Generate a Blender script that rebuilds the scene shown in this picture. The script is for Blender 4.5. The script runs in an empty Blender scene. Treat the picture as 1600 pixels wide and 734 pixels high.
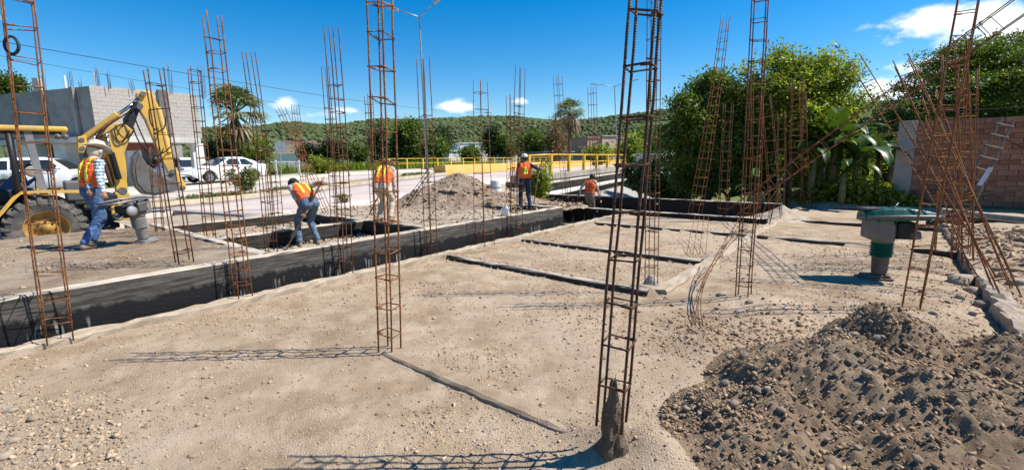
import bpy, math, random
import numpy as np
from mathutils import Vector, Matrix, noise as mnoise
random.seed(7); RNG = np.random.default_rng(7)
R = math.radians
SC = bpy.context.scene
COL = SC.collection

# ------------------------------------------------------------------ camera
FPX, PITCH, ROLL, HEAD, EYE = 710.0, R(9.4), R(-1.0), R(39.5), 1.85
_c, _s = math.cos(PITCH), math.sin(PITCH)
FW = np.array([0, _c, -_s]); _up = np.array([0, _s, _c]); _rt = np.array([1., 0, 0])
RT = math.cos(ROLL)*_rt + math.sin(ROLL)*_up
UP = -math.sin(ROLL)*_rt + math.cos(ROLL)*_up
cam = bpy.data.cameras.new('camera'); camo = bpy.data.objects.new('camera', cam); COL.objects.link(camo)
cam.sensor_width = 36; cam.lens = FPX/1600*36; cam.clip_start = .05; cam.clip_end = 6000
camo.matrix_world = Matrix(((RT[0], UP[0], -FW[0], 0), (RT[1], UP[1], -FW[1], 0), (RT[2], UP[2], -FW[2], EYE), (0, 0, 0, 1)))
SC.camera = camo
SC.render.resolution_x, SC.render.resolution_y = 1024, 469

# ------------------------------------------------------------------ light
SUN_EL, SUN_AZ = R(52), R(88)          # azimuth from +Y towards +X
SC.view_settings.view_transform = 'Standard'; SC.view_settings.look = 'None'
SC.view_settings.exposure = 0.6; SC.view_settings.gamma = 1.0
sun = bpy.data.lights.new('sun', 'SUN'); sun.energy = 5.0; sun.angle = R(.4); sun.color = (1, .955, .88)
suno = bpy.data.objects.new('sun', sun); COL.objects.link(suno); suno.location = (30, 0, 40)
sd = Vector((math.sin(SUN_AZ)*math.cos(SUN_EL), math.cos(SUN_AZ)*math.cos(SUN_EL), math.sin(SUN_EL)))
suno.rotation_euler = sd.to_track_quat('Z', 'Y').to_euler()

def ray(x, y): return (x-800)/FPX*RT - (y-367)/FPX*UP + FW
def G(x, y, z=0.0):                     # pixel -> point on the level z
    d = ray(x, y); t = (z-EYE)/d[2]
    return np.array([0, 0, EYE]) + t*d
def at(x, y, Y):                        # pixel -> point at the distance Y
    d = ray(x, y); return np.array([0, 0, EYE]) + d*(Y/d[1])
AD = np.array([math.sin(HEAD), math.cos(HEAD)]); BD = np.array([-math.cos(HEAD), math.sin(HEAD)])
def AB(a, b, z=0.0): p = a*AD + b*BD; return np.array([p[0], p[1], z])
def toab(x, y): return x*AD[0]+y*AD[1], x*BD[0]+y*BD[1]
RH = R(27); RU = np.array([math.sin(RH), math.cos(RH)]); RN = np.array([math.cos(RH), -math.sin(RH)])
def UN(u, n, z=0.0): p = u*RU + n*RN; return np.array([p[0], p[1], z])

world = bpy.data.worlds.new('World'); SC.world = world; world.use_nodes = True
nt = world.node_tree; nt.nodes.clear()
def N(t, **k):
    n = nt.nodes.new(t)
    for a, v in k.items(): setattr(n, a, v)
    return n
L = lambda a, b: nt.links.new(a, b)
out = N('ShaderNodeOutputWorld'); bg = N('ShaderNodeBackground'); sky = N('ShaderNodeTexSky', sky_type='NISHITA')
sky.sun_disc = False; sky.sun_elevation = SUN_EL; sky.sun_rotation = SUN_AZ; sky.altitude = 0; sky.air_density = 1.0; sky.dust_density = .15; sky.ozone_density = 3.5
hs = N('ShaderNodeHueSaturation'); hs.inputs['Saturation'].default_value = 1.5; hs.inputs['Value'].default_value = 1.12
L(sky.outputs[0], hs.inputs['Color'])
tc = N('ShaderNodeTexCoord')
# cumulus: soft banks along directions, broken up by noise
def vmath(op, a, b=None):
    n = N('ShaderNodeVectorMath', operation=op)
    for i, q in enumerate((a, b)):
        if q is None: continue
        if hasattr(q, 'links'): L(q, n.inputs[i])
        else: n.inputs[i].default_value = q
    return n
def fmath(op, a, b=None, clamp=False):
    n = N('ShaderNodeMath', operation=op); n.use_clamp = clamp
    for i, q in enumerate((a, b)):
        if q is None: continue
        if hasattr(q, 'links'): L(q, n.inputs[i])
        else: n.inputs[i].default_value = q
    return n.outputs[0]
acc = None
for (px, py, rx, ry, s) in [(715, 166, 38, 15, 1.0), (440, 163, 32, 14, .9), (545, 172, 40, 12, .75), (500, 182, 80, 10, .5), (815, 158, 20, 7, .7),
                            (1490, 28, 115, 30, 1.05), (1600, 40, 130, 34, 1.05), (1400, 140, 100, 26, 1.0), (1480, 100, 80, 22, .85), (1760, 60, 200, 60, 1.0), (40, 35, 60, 16, .42), (-150, 120, 90, 20, .8)]:
    d = ray(px, py); ln = np.linalg.norm(d); d = d/ln
    e1 = np.array([d[1], -d[0], 0]); e1 /= np.linalg.norm(e1); e2 = np.cross(e1, d); e2 /= np.linalg.norm(e2)
    df = vmath('SUBTRACT', tc.outputs['Generated'], tuple(d)).outputs[0]
    q = []
    for e, r in ((e1, rx), (e2, ry), (d, 200)):
        dt = vmath('DOT_PRODUCT', df, tuple(e)).outputs['Value']
        q.append(fmath('POWER', fmath('MULTIPLY', dt, FPX*ln/ (r*1.15)), 2.0))
    rr = fmath('SQRT', fmath('ADD', fmath('ADD', q[0], q[1]), q[2]))
    b = fmath('MULTIPLY', fmath('SUBTRACT', 1.15, rr, True), s)
    acc = b if acc is None else fmath('MAXIMUM', acc, b)
no = N('ShaderNodeTexNoise'); no.inputs['Scale'].default_value = 22; no.inputs['Detail'].default_value = 8; no.inputs['Roughness'].default_value = .6
mp = N('ShaderNodeMapping'); mp.inputs['Scale'].default_value = (1, 1, 2.2); L(tc.outputs['Generated'], mp.inputs[0]); L(mp.outputs[0], no.inputs['Vector'])
cl = fmath('ADD', acc, fmath('MULTIPLY', fmath('SUBTRACT', no.outputs[0], .5), 1.5))
mr = N('ShaderNodeMapRange', interpolation_type='SMOOTHSTEP'); L(cl, mr.inputs[0]); mr.inputs[1].default_value = .34; mr.inputs[2].default_value = .95
gate = fmath('MULTIPLY', mr.outputs[0], fmath('MULTIPLY', acc, 6.0, True), True)
mx = N('ShaderNodeMix', data_type='RGBA'); L(gate, mx.inputs['Factor']); L(hs.outputs[0], mx.inputs['A']); mx.inputs['B'].default_value = (9.2, 9.5, 9.9, 1)
L(mx.outputs['Result'], bg.inputs[0]); bg.inputs[1].default_value = .090; L(bg.outputs[0], out.inputs[0])

# ------------------------------------------------------------------ helpers
ORG = {}
def tag(o, label=None, cat=None, group=None, kind=None):
    if label: o['label'] = label
    if cat: o['category'] = cat
    if group: o['group'] = group
    if kind: o['kind'] = kind
    return o
def thing(name, loc, label, cat, group=None):
    o = bpy.data.objects.new(name, None); COL.objects.link(o); o.location = Vector([float(c) for c in loc]); o.empty_display_size = .2
    ORG[o] = np.array([float(c) for c in loc]); return tag(o, label, cat, group)
def nrm(v): v = np.asarray(v, float); l = np.linalg.norm(v); return v/l if l > 1e-12 else v
def frame(t):
    t = nrm(t); h = np.array([0, 0, 1.]) if abs(t[2]) < .95 else np.array([1., 0, 0])
    u = nrm(np.cross(h, t)); return u, np.cross(t, u)
class MB:
    def __init__(s): s.V = []; s.F = []; s.M = []; s.m = 0
    def add(s, vs, fs):
        o = len(s.V); s.V.extend([tuple(float(c) for c in v) for v in vs])
        for f in fs: s.F.append(tuple(i+o for i in f)); s.M.append(s.m)
        return s
    def obox(s, c, ax, h):              # centre, three axes, half sizes
        c = np.asarray(c, float); ax = [np.asarray(a, float) for a in ax]
        vs = [c + sx*h[0]*ax[0] + sy*h[1]*ax[1] + sz*h[2]*ax[2] for sz in (-1, 1) for sy in (-1, 1) for sx in (-1, 1)]
        return s.add(vs, [(0, 2, 3, 1), (4, 5, 7, 6), (0, 1, 5, 4), (2, 6, 7, 3), (0, 4, 6, 2), (1, 3, 7, 5)])
    def box(s, lo, hi):
        c = [(a+b)/2 for a, b in zip(lo, hi)]; h = [(b-a)/2 for a, b in zip(lo, hi)]
        return s.obox(c, np.eye(3), h)
    def bar(s, p, q, w, t, up=(0, 0, 1)):   # a rectangular bar from p to q, w across, t along up
        p = np.asarray(p, float); q = np.asarray(q, float); d = nrm(q-p); x = nrm(np.cross(d, up))
        if np.linalg.norm(np.cross(d, up)) < 1e-6: x = np.array([1., 0, 0])
        z = np.cross(x, d); return s.obox((p+q)/2, (x, d, z), (w/2, np.linalg.norm(q-p)/2, t/2))
    def tube(s, pts, rad, n=8, cap=True, closed=False):
        pts = [np.asarray(p, float) for p in pts]; k = len(pts)
        if not hasattr(rad, '__len__'): rad = [rad]*k
        vs = []; u = None
        for i in range(k):
            if closed: t = pts[(i+1) % k]-pts[i-1]
            else: t = pts[min(i+1, k-1)]-pts[max(i-1, 0)]
            t = nrm(t)
            if u is None: u, w = frame(t)
            else:
                u = u - t*np.dot(u, t)
                u = nrm(u) if np.linalg.norm(u) > 1e-6 else frame(t)[0]
                w = np.cross(t, u)
            for j in range(n):
                an = 2*math.pi*j/n; vs.append(pts[i] + rad[i]*(math.cos(an)*u + math.sin(an)*w))
        fs = []
        for i in range(k if closed else k-1):
            for j in range(n):
                a = i*n+j; b = i*n+(j+1) % n; c = ((i+1) % k)*n+(j+1) % n; d = ((i+1) % k)*n+j
                fs.append((a, b, c, d))
        if cap and not closed: fs.append(tuple(range(n-1, -1, -1))); fs.append(tuple((k-1)*n+j for j in range(n)))
        return s.add(vs, fs)
    def lathe(s, prof, o=(0, 0, 0), ax=(0, 0, 1), n=24, cap=True):   # prof: (radius, height) along ax
        o = np.asarray(o, float); t = nrm(ax); u, w = frame(t); k = len(prof)
        vs = [o + t*h + r*(math.cos(2*math.pi*j/n)*u + math.sin(2*math.pi*j/n)*w) for r, h in prof for j in range(n)]
        fs = [(i*n+j, i*n+(j+1) % n, (i+1)*n+(j+1) % n, (i+1)*n+j) for i in range(k-1) for j in range(n)]
        if cap: fs.append(tuple(range(n-1, -1, -1))); fs.append(tuple((k-1)*n+j for j in range(n)))
        return s.add(vs, fs)
    def prism(s, poly, ext):            # poly: 3D outline, ext: extrusion vector
        poly = [np.asarray(p, float) for p in poly]; ext = np.asarray(ext, float); k = len(poly)
        vs = poly + [p+ext for p in poly]
        fs = [tuple(range(k-1, -1, -1)), tuple(range(k, 2*k))] + [(i, (i+1) % k, k+(i+1) % k, k+i) for i in range(k)]
        return s.add(vs, fs)
    def ell(s, c, r, n=12, m=8, ax=None):
        c = np.asarray(c, float); ax = np.eye(3) if ax is None else np.asarray(ax, float)
        vs = [c + ax[2]*r[2]]
        for i in range(1, m):
            th = math.pi*i/m
            for j in range(n):
                ph = 2*math.pi*j/n
                vs.append(c + ax[0]*r[0]*math.sin(th)*math.cos(ph) + ax[1]*r[1]*math.sin(th)*math.sin(ph) + ax[2]*r[2]*math.cos(th))
        vs.append(c - ax[2]*r[2]); fs = [(0, 1+j, 1+(j+1) % n) for j in range(n)]
        for i in range(m-2):
            for j in range(n): fs.append((1+i*n+j, 1+(i+1)*n+j, 1+(i+1)*n+(j+1) % n, 1+i*n+(j+1) % n))
        l = len(vs)-1; o = 1+(m-2)*n
        fs += [(l, o+(j+1) % n, o+j) for j in range(n)]
        return s.add(vs, fs)
    def build(s, name, mats, parent=None, smooth=False, origin=None, bevel=0, seg=2):
        me = bpy.data.meshes.new(name)
        if parent is not None: og = ORG[parent]
        elif origin is not None: og = np.asarray(origin, float)
        else:
            A = np.array(s.V); og = np.array([(A[:, 0].min()+A[:, 0].max())/2, (A[:, 1].min()+A[:, 1].max())/2, A[:, 2].min()])
        V = np.array(s.V)-og
        me.from_pydata(V.tolist(), [], s.F)
        if not isinstance(mats, (list, tuple)): mats = [mats]
        for m in mats: me.materials.append(m)
        if len(mats) > 1: me.polygons.foreach_set('material_index', s.M)
        if smooth: me.polygons.foreach_set('use_smooth', [True]*len(s.F))
        me.update()
        return link(name, me, parent, og, bevel, seg)
def link(name, me, parent=None, og=None, bevel=0, seg=2):
    o = bpy.data.objects.new(name, me); COL.objects.link(o)
    if parent is not None: o.parent = parent
    elif og is not None: o.location = Vector([float(c) for c in og])
    ORG[o] = np.asarray(og, float) if og is not None else np.zeros(3)
    if bevel:
        b = o.modifiers.new('bevel', 'BEVEL'); b.width = bevel; b.segments = seg; b.limit_method = 'ANGLE'; b.angle_limit = R(35); b.harden_normals = False
    return o
def npmesh(name, V, F, mats, parent=None, og=(0, 0, 0), smooth=False, col=None, mi=None):
    """big meshes straight from numpy; F is (n,3) or (n,4)"""
    V = np.asarray(V, np.float32) - np.asarray(og, np.float32); F = np.asarray(F, np.int32); k = F.shape[1]
    me = bpy.data.meshes.new(name); me.vertices.add(len(V)); me.vertices.foreach_set('co', V.ravel())
    me.loops.add(F.size); me.loops.foreach_set('vertex_index', F.ravel()); me.polygons.add(len(F))
    me.polygons.foreach_set('loop_start', np.arange(0, F.size, k, dtype=np.int32))
    if smooth: me.polygons.foreach_set('use_smooth', np.ones(len(F), bool))
    if not isinstance(mats, (list, tuple)): mats = [mats]
    for m in mats: me.materials.append(m)
    if mi is not None: me.polygons.foreach_set('material_index', np.asarray(mi, np.int32))
    me.update(calc_edges=True)
    if col is not None:
        at_ = me.color_attributes.new('tint', 'FLOAT_COLOR', 'POINT')
        c = np.ones((len(V), 4), np.float32); c[:, :3] = col if np.ndim(col) == 2 else np.repeat(np.asarray(col)[:, None], 3, 1)
        at_.data.foreach_set('color', c.ravel())
    return link(name, me, parent, og)

# ------------------------------------------------------------------ materials
MATS = {}
def mat(name, col, rough=.8, var=.25, scale=6, bump=.0, bscale=40, metal=0, spec=.3, col2=None, lo=.4, hi=.65, detail=6, coord='Object', tint=False, coat=0, stretch=None):
    if name in MATS: return MATS[name]
    m = bpy.data.materials.new(name); m.use_nodes = True; t = m.node_tree; b = t.nodes['Principled BSDF']; l = t.links.new
    tcn = t.nodes.new('ShaderNodeTexCoord'); src = tcn.outputs[coord]
    if stretch:
        mpn = t.nodes.new('ShaderNodeMapping'); mpn.inputs['Scale'].default_value = stretch; l(src, mpn.inputs[0]); src = mpn.outputs[0]
    n = t.nodes.new('ShaderNodeTexNoise'); n.inputs['Scale'].default_value = scale; n.inputs['Detail'].default_value = detail; n.inputs['Roughness'].default_value = .65; l(src, n.inputs['Vector'])
    r = t.nodes.new('ShaderNodeMapRange'); l(n.outputs[0], r.inputs[0]); r.inputs[1].default_value = lo; r.inputs[2].default_value = hi
    mxn = t.nodes.new('ShaderNodeMix'); mxn.data_type = 'RGBA'; l(r.outputs[0], mxn.inputs['Factor'])
    c2 = col2 if col2 else tuple(c*(1-var) for c in col)
    mxn.inputs['A'].default_value = (*col, 1); mxn.inputs['B'].default_value = (*c2, 1); res = mxn.outputs['Result']
    if tint:
        vc = t.nodes.new('ShaderNodeVertexColor'); vc.layer_name = 'tint'
        mu = t.nodes.new('ShaderNodeMix'); mu.data_type = 'RGBA'; mu.blend_type = 'MULTIPLY'; mu.inputs['Factor'].default_value = 1
        l(res, mu.inputs['A']); l(vc.outputs[0], mu.inputs['B']); res = mu.outputs['Result']
    l(res, b.inputs['Base Color'])
    b.inputs['Roughness'].default_value = rough; b.inputs['Metallic'].default_value = metal; b.inputs['Specular IOR Level'].default_value = spec
    if coat: b.inputs['Coat Weight'].default_value = coat; b.inputs['Coat Roughness'].default_value = .08
    if bump:
        n2 = t.nodes.new('ShaderNodeTexNoise'); n2.inputs['Scale'].default_value = bscale; n2.inputs['Detail'].default_value = 5; l(src, n2.inputs['Vector'])
        bp = t.nodes.new('ShaderNodeBump'); bp.inputs['Strength'].default_value = bump; bp.inputs['Distance'].default_value = .02; l(n2.outputs[0], bp.inputs['Height']); l(bp.outputs[0], b.inputs['Normal'])
    MATS[name] = m; return m
def leafmat(name, col, trans=.35, rough=.5):
    if name in MATS: return MATS[name]
    m = bpy.data.materials.new(name); m.use_nodes = True; t = m.node_tree; b = t.nodes['Principled BSDF']; l = t.links.new
    vc = t.nodes.new('ShaderNodeVertexColor'); vc.layer_name = 'tint'
    mu = t.nodes.new('ShaderNodeMix'); mu.data_type = 'RGBA'; mu.blend_type = 'MULTIPLY'; mu.inputs['Factor'].default_value = 1
    mu.inputs['A'].default_value = (*col, 1); l(vc.outputs[0], mu.inputs['B']); l(mu.outputs['Result'], b.inputs['Base Color'])
    b.inputs['Roughness'].default_value = rough; b.inputs['Specular IOR Level'].default_value = .35
    tr = t.nodes.new('ShaderNodeBsdfTranslucent'); mt = t.nodes.new('ShaderNodeMix'); mt.data_type = 'RGBA'; mt.blend_type = 'MULTIPLY'; mt.inputs['Factor'].default_value = 1
    l(mu.outputs['Result'], mt.inputs['A']); mt.inputs['B'].default_value = (1.5, 1.5, .5, 1); l(mt.outputs['Result'], tr.inputs[0])
    ms = t.nodes.new('ShaderNodeMixShader'); ms.inputs[0].default_value = trans; l(b.outputs[0], ms.inputs[1]); l(tr.outputs[0], ms.inputs[2]); l(ms.outputs[0], t.nodes['Material Output'].inputs[0])
    MATS[name] = m; return m
def soilmat(name, base, dark, light, pebble=.5, bump=.5, pscale=55):
    """dusty earth: broad patches, embedded pebbles, fine grain"""
    m = bpy.data.materials.new(name); m.use_nodes = True; t = m.node_tree; b = t.nodes['Principled BSDF']; l = t.links.new
    g = t.nodes.new('ShaderNodeNewGeometry'); P = g.outputs['Position']
    def noise(s, d=6, r=.6):
        n = t.nodes.new('ShaderNodeTexNoise'); n.inputs['Scale'].default_value = s; n.inputs['Detail'].default_value = d; n.inputs['Roughness'].default_value = r; l(P, n.inputs['Vector']); return n.outputs[0]
    def rng(v, a, c):
        r = t.nodes.new('ShaderNodeMapRange'); l(v, r.inputs[0]); r.inputs[1].default_value = a; r.inputs[2].default_value = c; return r.outputs[0]
    def mixc(f, A, B, bt='MIX'):
        q = t.nodes.new('ShaderNodeMix'); q.data_type = 'RGBA'; q.blend_type = bt
        if hasattr(f, 'links'): l(f, q.inputs['Factor'])
        else: q.inputs['Factor'].default_value = f
        for nm, v in (('A', A), ('B', B)):
            if hasattr(v, 'links'): l(v, q.inputs[nm])
            else: q.inputs[nm].default_value = (*v, 1)
        return q.outputs['Result']
    c = mixc(rng(noise(.75, 6, .65), .38, .62), base, dark)
    c = mixc(rng(noise(5.5, 7, .7), .50, .66), c, mixc(.7, c, dark))
    c = mixc(rng(noise(2.3, 6), .45, .75), c, light)
    c = mixc(rng(noise(.31, 3, .5), .48, .72), c, tuple(x*.86 for x in light))
    fine = noise(75, 6, .8)
    c = mixc(rng(fine, .35, .7), c, mixc(.55, c, dark))
    v = t.nodes.new('ShaderNodeTexVoronoi'); v.inputs['Scale'].default_value = pscale; l(P, v.inputs['Vector'])
    vr = rng(v.outputs['Distance'], .42, .22)
    sp = rng(noise(1.3, 5, .6), .40, .60)
    pm = t.nodes.new('ShaderNodeMath'); pm.operation = 'MULTIPLY'; l(vr, pm.inputs[0]); l(sp, pm.inputs[1])
    pm2 = t.nodes.new('ShaderNodeMath'); pm2.operation = 'MULTIPLY'; l(pm.outputs[0], pm2.inputs[0]); pm2.inputs[1].default_value = pebble
    sepc = t.nodes.new('ShaderNodeSeparateColor'); l(v.outputs['Color'], sepc.inputs[0])
    pc = mixc(sepc.outputs[0], tuple(x*.62 for x in base), tuple(min(1, x*1.18) for x in light))
    c = mixc(pm2.outputs[0], c, pc)
    l(c, b.inputs['Base Color']); b.inputs['Roughness'].default_value = .95; b.inputs['Specular IOR Level'].default_value = .12
    hsum = t.nodes.new('ShaderNodeMath'); hsum.operation = 'ADD'; l(fine, hsum.inputs[0])
    hm = t.nodes.new('ShaderNodeMath'); hm.operation = 'MULTIPLY'; l(pm.outputs[0], hm.inputs[0]); hm.inputs[1].default_value = .7; l(hm.outputs[0], hsum.inputs[1])
    bp = t.nodes.new('ShaderNodeBump'); bp.inputs['Strength'].default_value = bump*.7; bp.inputs['Distance'].default_value = .02; l(hsum.outputs[0], bp.inputs['Height']); l(bp.outputs[0], b.inputs['Normal'])
    MATS[name] = m; return m
def fbm(P, scale=1., octs=4, seed=0):
    """cheap value-noise fbm on (n,2) arrays"""
    P = np.asarray(P, float)*scale; out_ = np.zeros(len(P)); amp = 1.; tot = 0
    for o in range(octs):
        q = P*(2**o) + seed*17.3 + o*5.1; i = np.floor(q).astype(np.int64); f = q-i; f = f*f*(3-2*f)
        def h(ix, iy):
            n = (ix*374761393 + iy*668265263 + seed*1442695 + o*97) & 0xffffffff
            n = ((n ^ (n >> 13))*1274126177) & 0xffffffff
            return ((n ^ (n >> 16)) & 0xffff)/65535.
        a = h(i[:, 0], i[:, 1]); b = h(i[:, 0]+1, i[:, 1]); c = h(i[:, 0], i[:, 1]+1); d = h(i[:, 0]+1, i[:, 1]+1)
        out_ += amp*((a*(1-f[:, 0])+b*f[:, 0])*(1-f[:, 1]) + (c*(1-f[:, 0])+d*f[:, 0])*f[:, 1]); tot += amp; amp *= .5
    return out_/tot
def sstep(x, a, b): t_ = np.clip((x-a)/(b-a), 0, 1); return t_*t_*(3-2*t_)
# ------------------------------------------------------------------ the setting
SOIL = soilmat('dusty_soil', (.465, .345, .235), (.265, .185, .115), (.565, .45, .33), pebble=.9, bump=1.0)
FILL = soilmat('fill_soil', (.31, .225, .15), (.165, .115, .072), (.46, .37, .27), pebble=.6, bump=.9)
RUBB = soilmat('rubble_soil', (.40, .32, .235), (.27, .21, .15), (.50, .42, .33), pebble=.8, bump=.8, pscale=22)
DARKSOIL = soilmat('dark_earth', (.275, .19, .122), (.16, .108, .068), (.36, .265, .18), pebble=.7, bump=1.0, pscale=34)
GRASSG = mat('meadow', (.10, .14, .035), .95, col2=(.19, .17, .07), scale=.25, bump=.5, bscale=6, spec=.1)
CONC = mat('road_concrete', (.54, .455, .40), .9, col2=(.43, .36, .31), scale=.6, bump=.12, bscale=60, spec=.15)
KERB = mat('kerb_concrete', (.44, .36, .27), .9, col2=(.31, .245, .175), scale=3, bump=.3, bscale=50, spec=.15)
CEM = mat('weathered_concrete', (.40, .365, .31), .9, col2=(.25, .22, .185), scale=2.5, bump=.35, bscale=30, spec=.15)
T = .555
BEAM_B, CURB_R, EDGE_R = 6.78, 2.30, -1.23
CROSS = [(5.92, 6.62, 2.30), (8.25, 6.60, 2.30), (11.65, 6.56, -1.20), (15.1, 2.2, -1.2), (19.3, 2.2, -1.4)]
def zroad(u): return .5 + .45*sstep(np.asarray(u, float), 8., 26.)
PILE = [(3.10, 3.62, .62, .55), (2.5, 3.25, .48, .75), (1.75, 2.75, .26, .60), (2.9, 2.6, .42, .80), (3.9, 3.1, .46, .75), (2.2, 2.2, .30, .7), (3.3, 1.7, .36, .9), (4.6, 2.6, .36, .9)]
def pile_h(x, y):
    h = np.zeros(len(x))
    for cx, cy, hh, rr in PILE:
        d = np.hypot(x-cx, y-cy)/rr; h = np.maximum(h, hh*np.clip(1.12-.62*d-.18*d*d, 0, 1.05))
    P = np.stack([x, y], 1)
    return np.where(h > 0, h + sstep(h, 0, .15)*(.20*(fbm(P, 2.2, 5, 3)-.5) + .13*(fbm(P, 7, 4, 4)-.5) + .05*(fbm(P, 21, 2, 5)-.5)), 0)
def ground_z(x, y):
    x = np.asarray(x, float); y = np.asarray(y, float); a = x*AD[0]+y*AD[1]; b = x*BD[0]+y*BD[1]; u = x*RU[0]+y*RU[1]; n = x*RN[0]+y*RN[1]
    P = np.stack([x, y], 1); r = np.hypot(x, y)
    z = .05*(fbm(P, .55, 3, 1)-.5) + .030*(fbm(P, 4.5, 4, 2)-.5) + .016*(fbm(P, 17, 3, 22)-.5)*sstep(r, 16, 9)*(.3+1.2*fbm(P, .8, 2, 23))
    z += .02*np.exp(-((a-2.47)/.10)**2)*sstep(b, .9, 1.3)*sstep(b, 3.9, 3.6)*(.6+.8*fbm(P, 2, 2, 9))
    z -= .03*sstep(a, 1.3, 2.3)*sstep(a, 2.5, 2.4)*sstep(b, .6, 1.3)*sstep(b, 4.0, 3.4)
    for a0, b1, b0 in CROSS:
        m = sstep(b, b0-.1, b0+.1)*sstep(b, b1+.1, b1-.1)
        z += m*np.where(a < a0, -.055*np.exp(-np.clip(a0-a, 0, 9)/.45), .045*np.exp(-np.clip(a-a0-.1, 0, 9)/.5))
    near = sstep(b, 6.3, 5.4)
    z += .10*np.exp(-((x-.72)**2+(y-2.62)**2)/.10) + .10*np.exp(-((x-.88)**2+(y-2.55)**2)/.03) + .08*np.exp(-((x-3.2)**2+(y-5.6)**2)/.22) + .05*np.exp(-((x-1.9)**2+(y-4.35)**2)/.05)
    z += sstep(b, -1.25, -1.9)*(.10+.16*(fbm(P, 1.6, 4, 6)-.35)) * sstep(a, 20, 18.5)
    z = np.where((b > 6.86) & (a < 13.9), -.35+.05*fbm(P, 1, 3, 5), z)
    z = np.where((b > 6.86) & (a >= 10.4) & (a < 13.9), -.42, z)
    z = np.where((a > 13.95) & (b > 2.35), np.where(a < 17.2, -.34, -.9), z)
    z = np.where((a > 19.42), .02+.25*fbm(P, .5, 3, 8), z)
    zr = zroad(u); road = (n < -10.7)
    z = np.where(road, np.maximum(zr-.16, -9), z)
    pit = (b > 12.9) & (b < 17.6) & (a < 4.2); z = np.where(pit, -.42, z)
    z -= .13*np.exp(-np.clip(b-EDGE_R-.05, 0, 9)/.25)*(b > EDGE_R-.1)*sstep(a, 5.2, 6)*sstep(a, 12.5, 11)
    can = (u > 23.5) & (u < 40) & (n < 9) & (a > 17.3)
    z = np.where((a > 17.3) & (n < 1.5) & (n > -10.7) & (u < 60), -1.7, z)
    z = np.where(can & (n < -10), -1.7, z)
    z = np.where((n < -31) & ~can, zr-.05+.5*(fbm(P, .08, 3, 4)-.5), z)
    far = sstep(r, 60, 90); z = z*(1-far) + far*(.9+1.2*(fbm(P, .02, 3, 4)-.5))
    return z
def gz1(x, y): return float(ground_z(np.array([x]), np.array([y]))[0])

az = np.concatenate([np.linspace(-150, -62, 30, endpoint=False), np.linspace(-62, 62, 430, endpoint=False), np.linspace(62, 150, 31)])
rr = np.concatenate([.35*np.power(60/.35, np.linspace(0, 1, 380, endpoint=False)), 60*np.power(4000/60, np.linspace(0, 1, 45))])
AZ, RR = np.meshgrid(np.radians(az), rr); X = (RR*np.sin(AZ)).ravel(); Y = (RR*np.cos(AZ)).ravel()
Z = ground_z(X, Y); na, nr = len(az), len(rr)
i = np.arange((nr-1)*na).reshape(nr-1, na)[:, :-1].ravel(); F = np.stack([i, i+1, i+na+1, i+na], 1)
cx = X[F].mean(1); cy = Y[F].mean(1); cr = np.hypot(cx, cy); ca = cx*AD[0]+cy*AD[1]; cb = cx*BD[0]+cy*BD[1]; cn = cx*RN[0]+cy*RN[1]
mi = ((cr > 55) | (cn < -30) | (ca > 19.6)).astype(int)
g = npmesh('ground', np.stack([X, Y, Z], 1), F, [SOIL, GRASSG], smooth=True, mi=mi); tag(g, kind='structure')

def patch(name, a0, a1, b0, b1, zf, m, step=.07, kind='structure'):
    na_, nb_ = max(2, int((a1-a0)/step)), max(2, int((b1-b0)/step))
    A_, B_ = np.meshgrid(np.linspace(a0, a1, na_), np.linspace(b0, b1, nb_)); p = A_.ravel()[:, None]*AD + B_.ravel()[:, None]*BD
    z = zf(A_.ravel(), B_.ravel(), p); k = np.arange((nb_-1)*na_).reshape(nb_-1, na_)[:, :-1].ravel()
    o = npmesh(name, np.column_stack([p, z]), np.stack([k, k+1, k+na_+1, k+na_], 1), m, smooth=True); tag(o, kind=kind); return o
# the raised fill behind the tarred beam, and the sunken cells next to it
patch('fill_ground', -9, 2.68, 6.9, 13.0, lambda A, B, p: .53+.05*(fbm(p, 1.1, 4, 11)-.5)+.03*(fbm(p, 6, 3, 12)-.5)-.9*sstep(B, 12.85, 13.), FILL)
patch('cell_ground', 2.8, 5.82, 6.95, 9.12, lambda A, B, p: .24+.10*(fbm(p, 1.5, 4, 13)-.5)+.06*(fbm(p, 7, 3, 14)-.5), RUBB, .05)
patch('cell_ground', 2.8, 5.82, 9.3, 12.05, lambda A, B, p: .30+.12*(fbm(p, 1.5, 4, 15)-.5)+.05*(fbm(p, 7, 3, 14)-.5), RUBB, .06)
patch('heap_ground', 5.95, 9.3, 6.95, 13.2, lambda A, B, p: .50+.06*(fbm(p, 1.5, 4, 16)-.5)+.05*(fbm(p, 7, 3, 17)-.5), RUBB, .06)
patch('cell_ground', 9.35, 10.35, 6.95, 10.4, lambda A, B, p: .41+.06*(fbm(p, 2.5, 4, 18)-.5), RUBB, .06)
patch('cell_ground', 10.5, 13.8, 7.9, 10.6, lambda A, B, p: .26+.30*(fbm(p, 1.4, 5, 19)-.5)+.05*(fbm(p, 7, 3, 17)-.5), RUBB, .06)
patch('roadside_ground', 2.5, 16, 12.2, 15.6, lambda A, B, p: zroad(p@RU)-.06+.03*(fbm(p, 3, 3, 20)-.5)-.3*sstep(p@RN, -9.9, -9.3), RUBB, .12)

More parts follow.
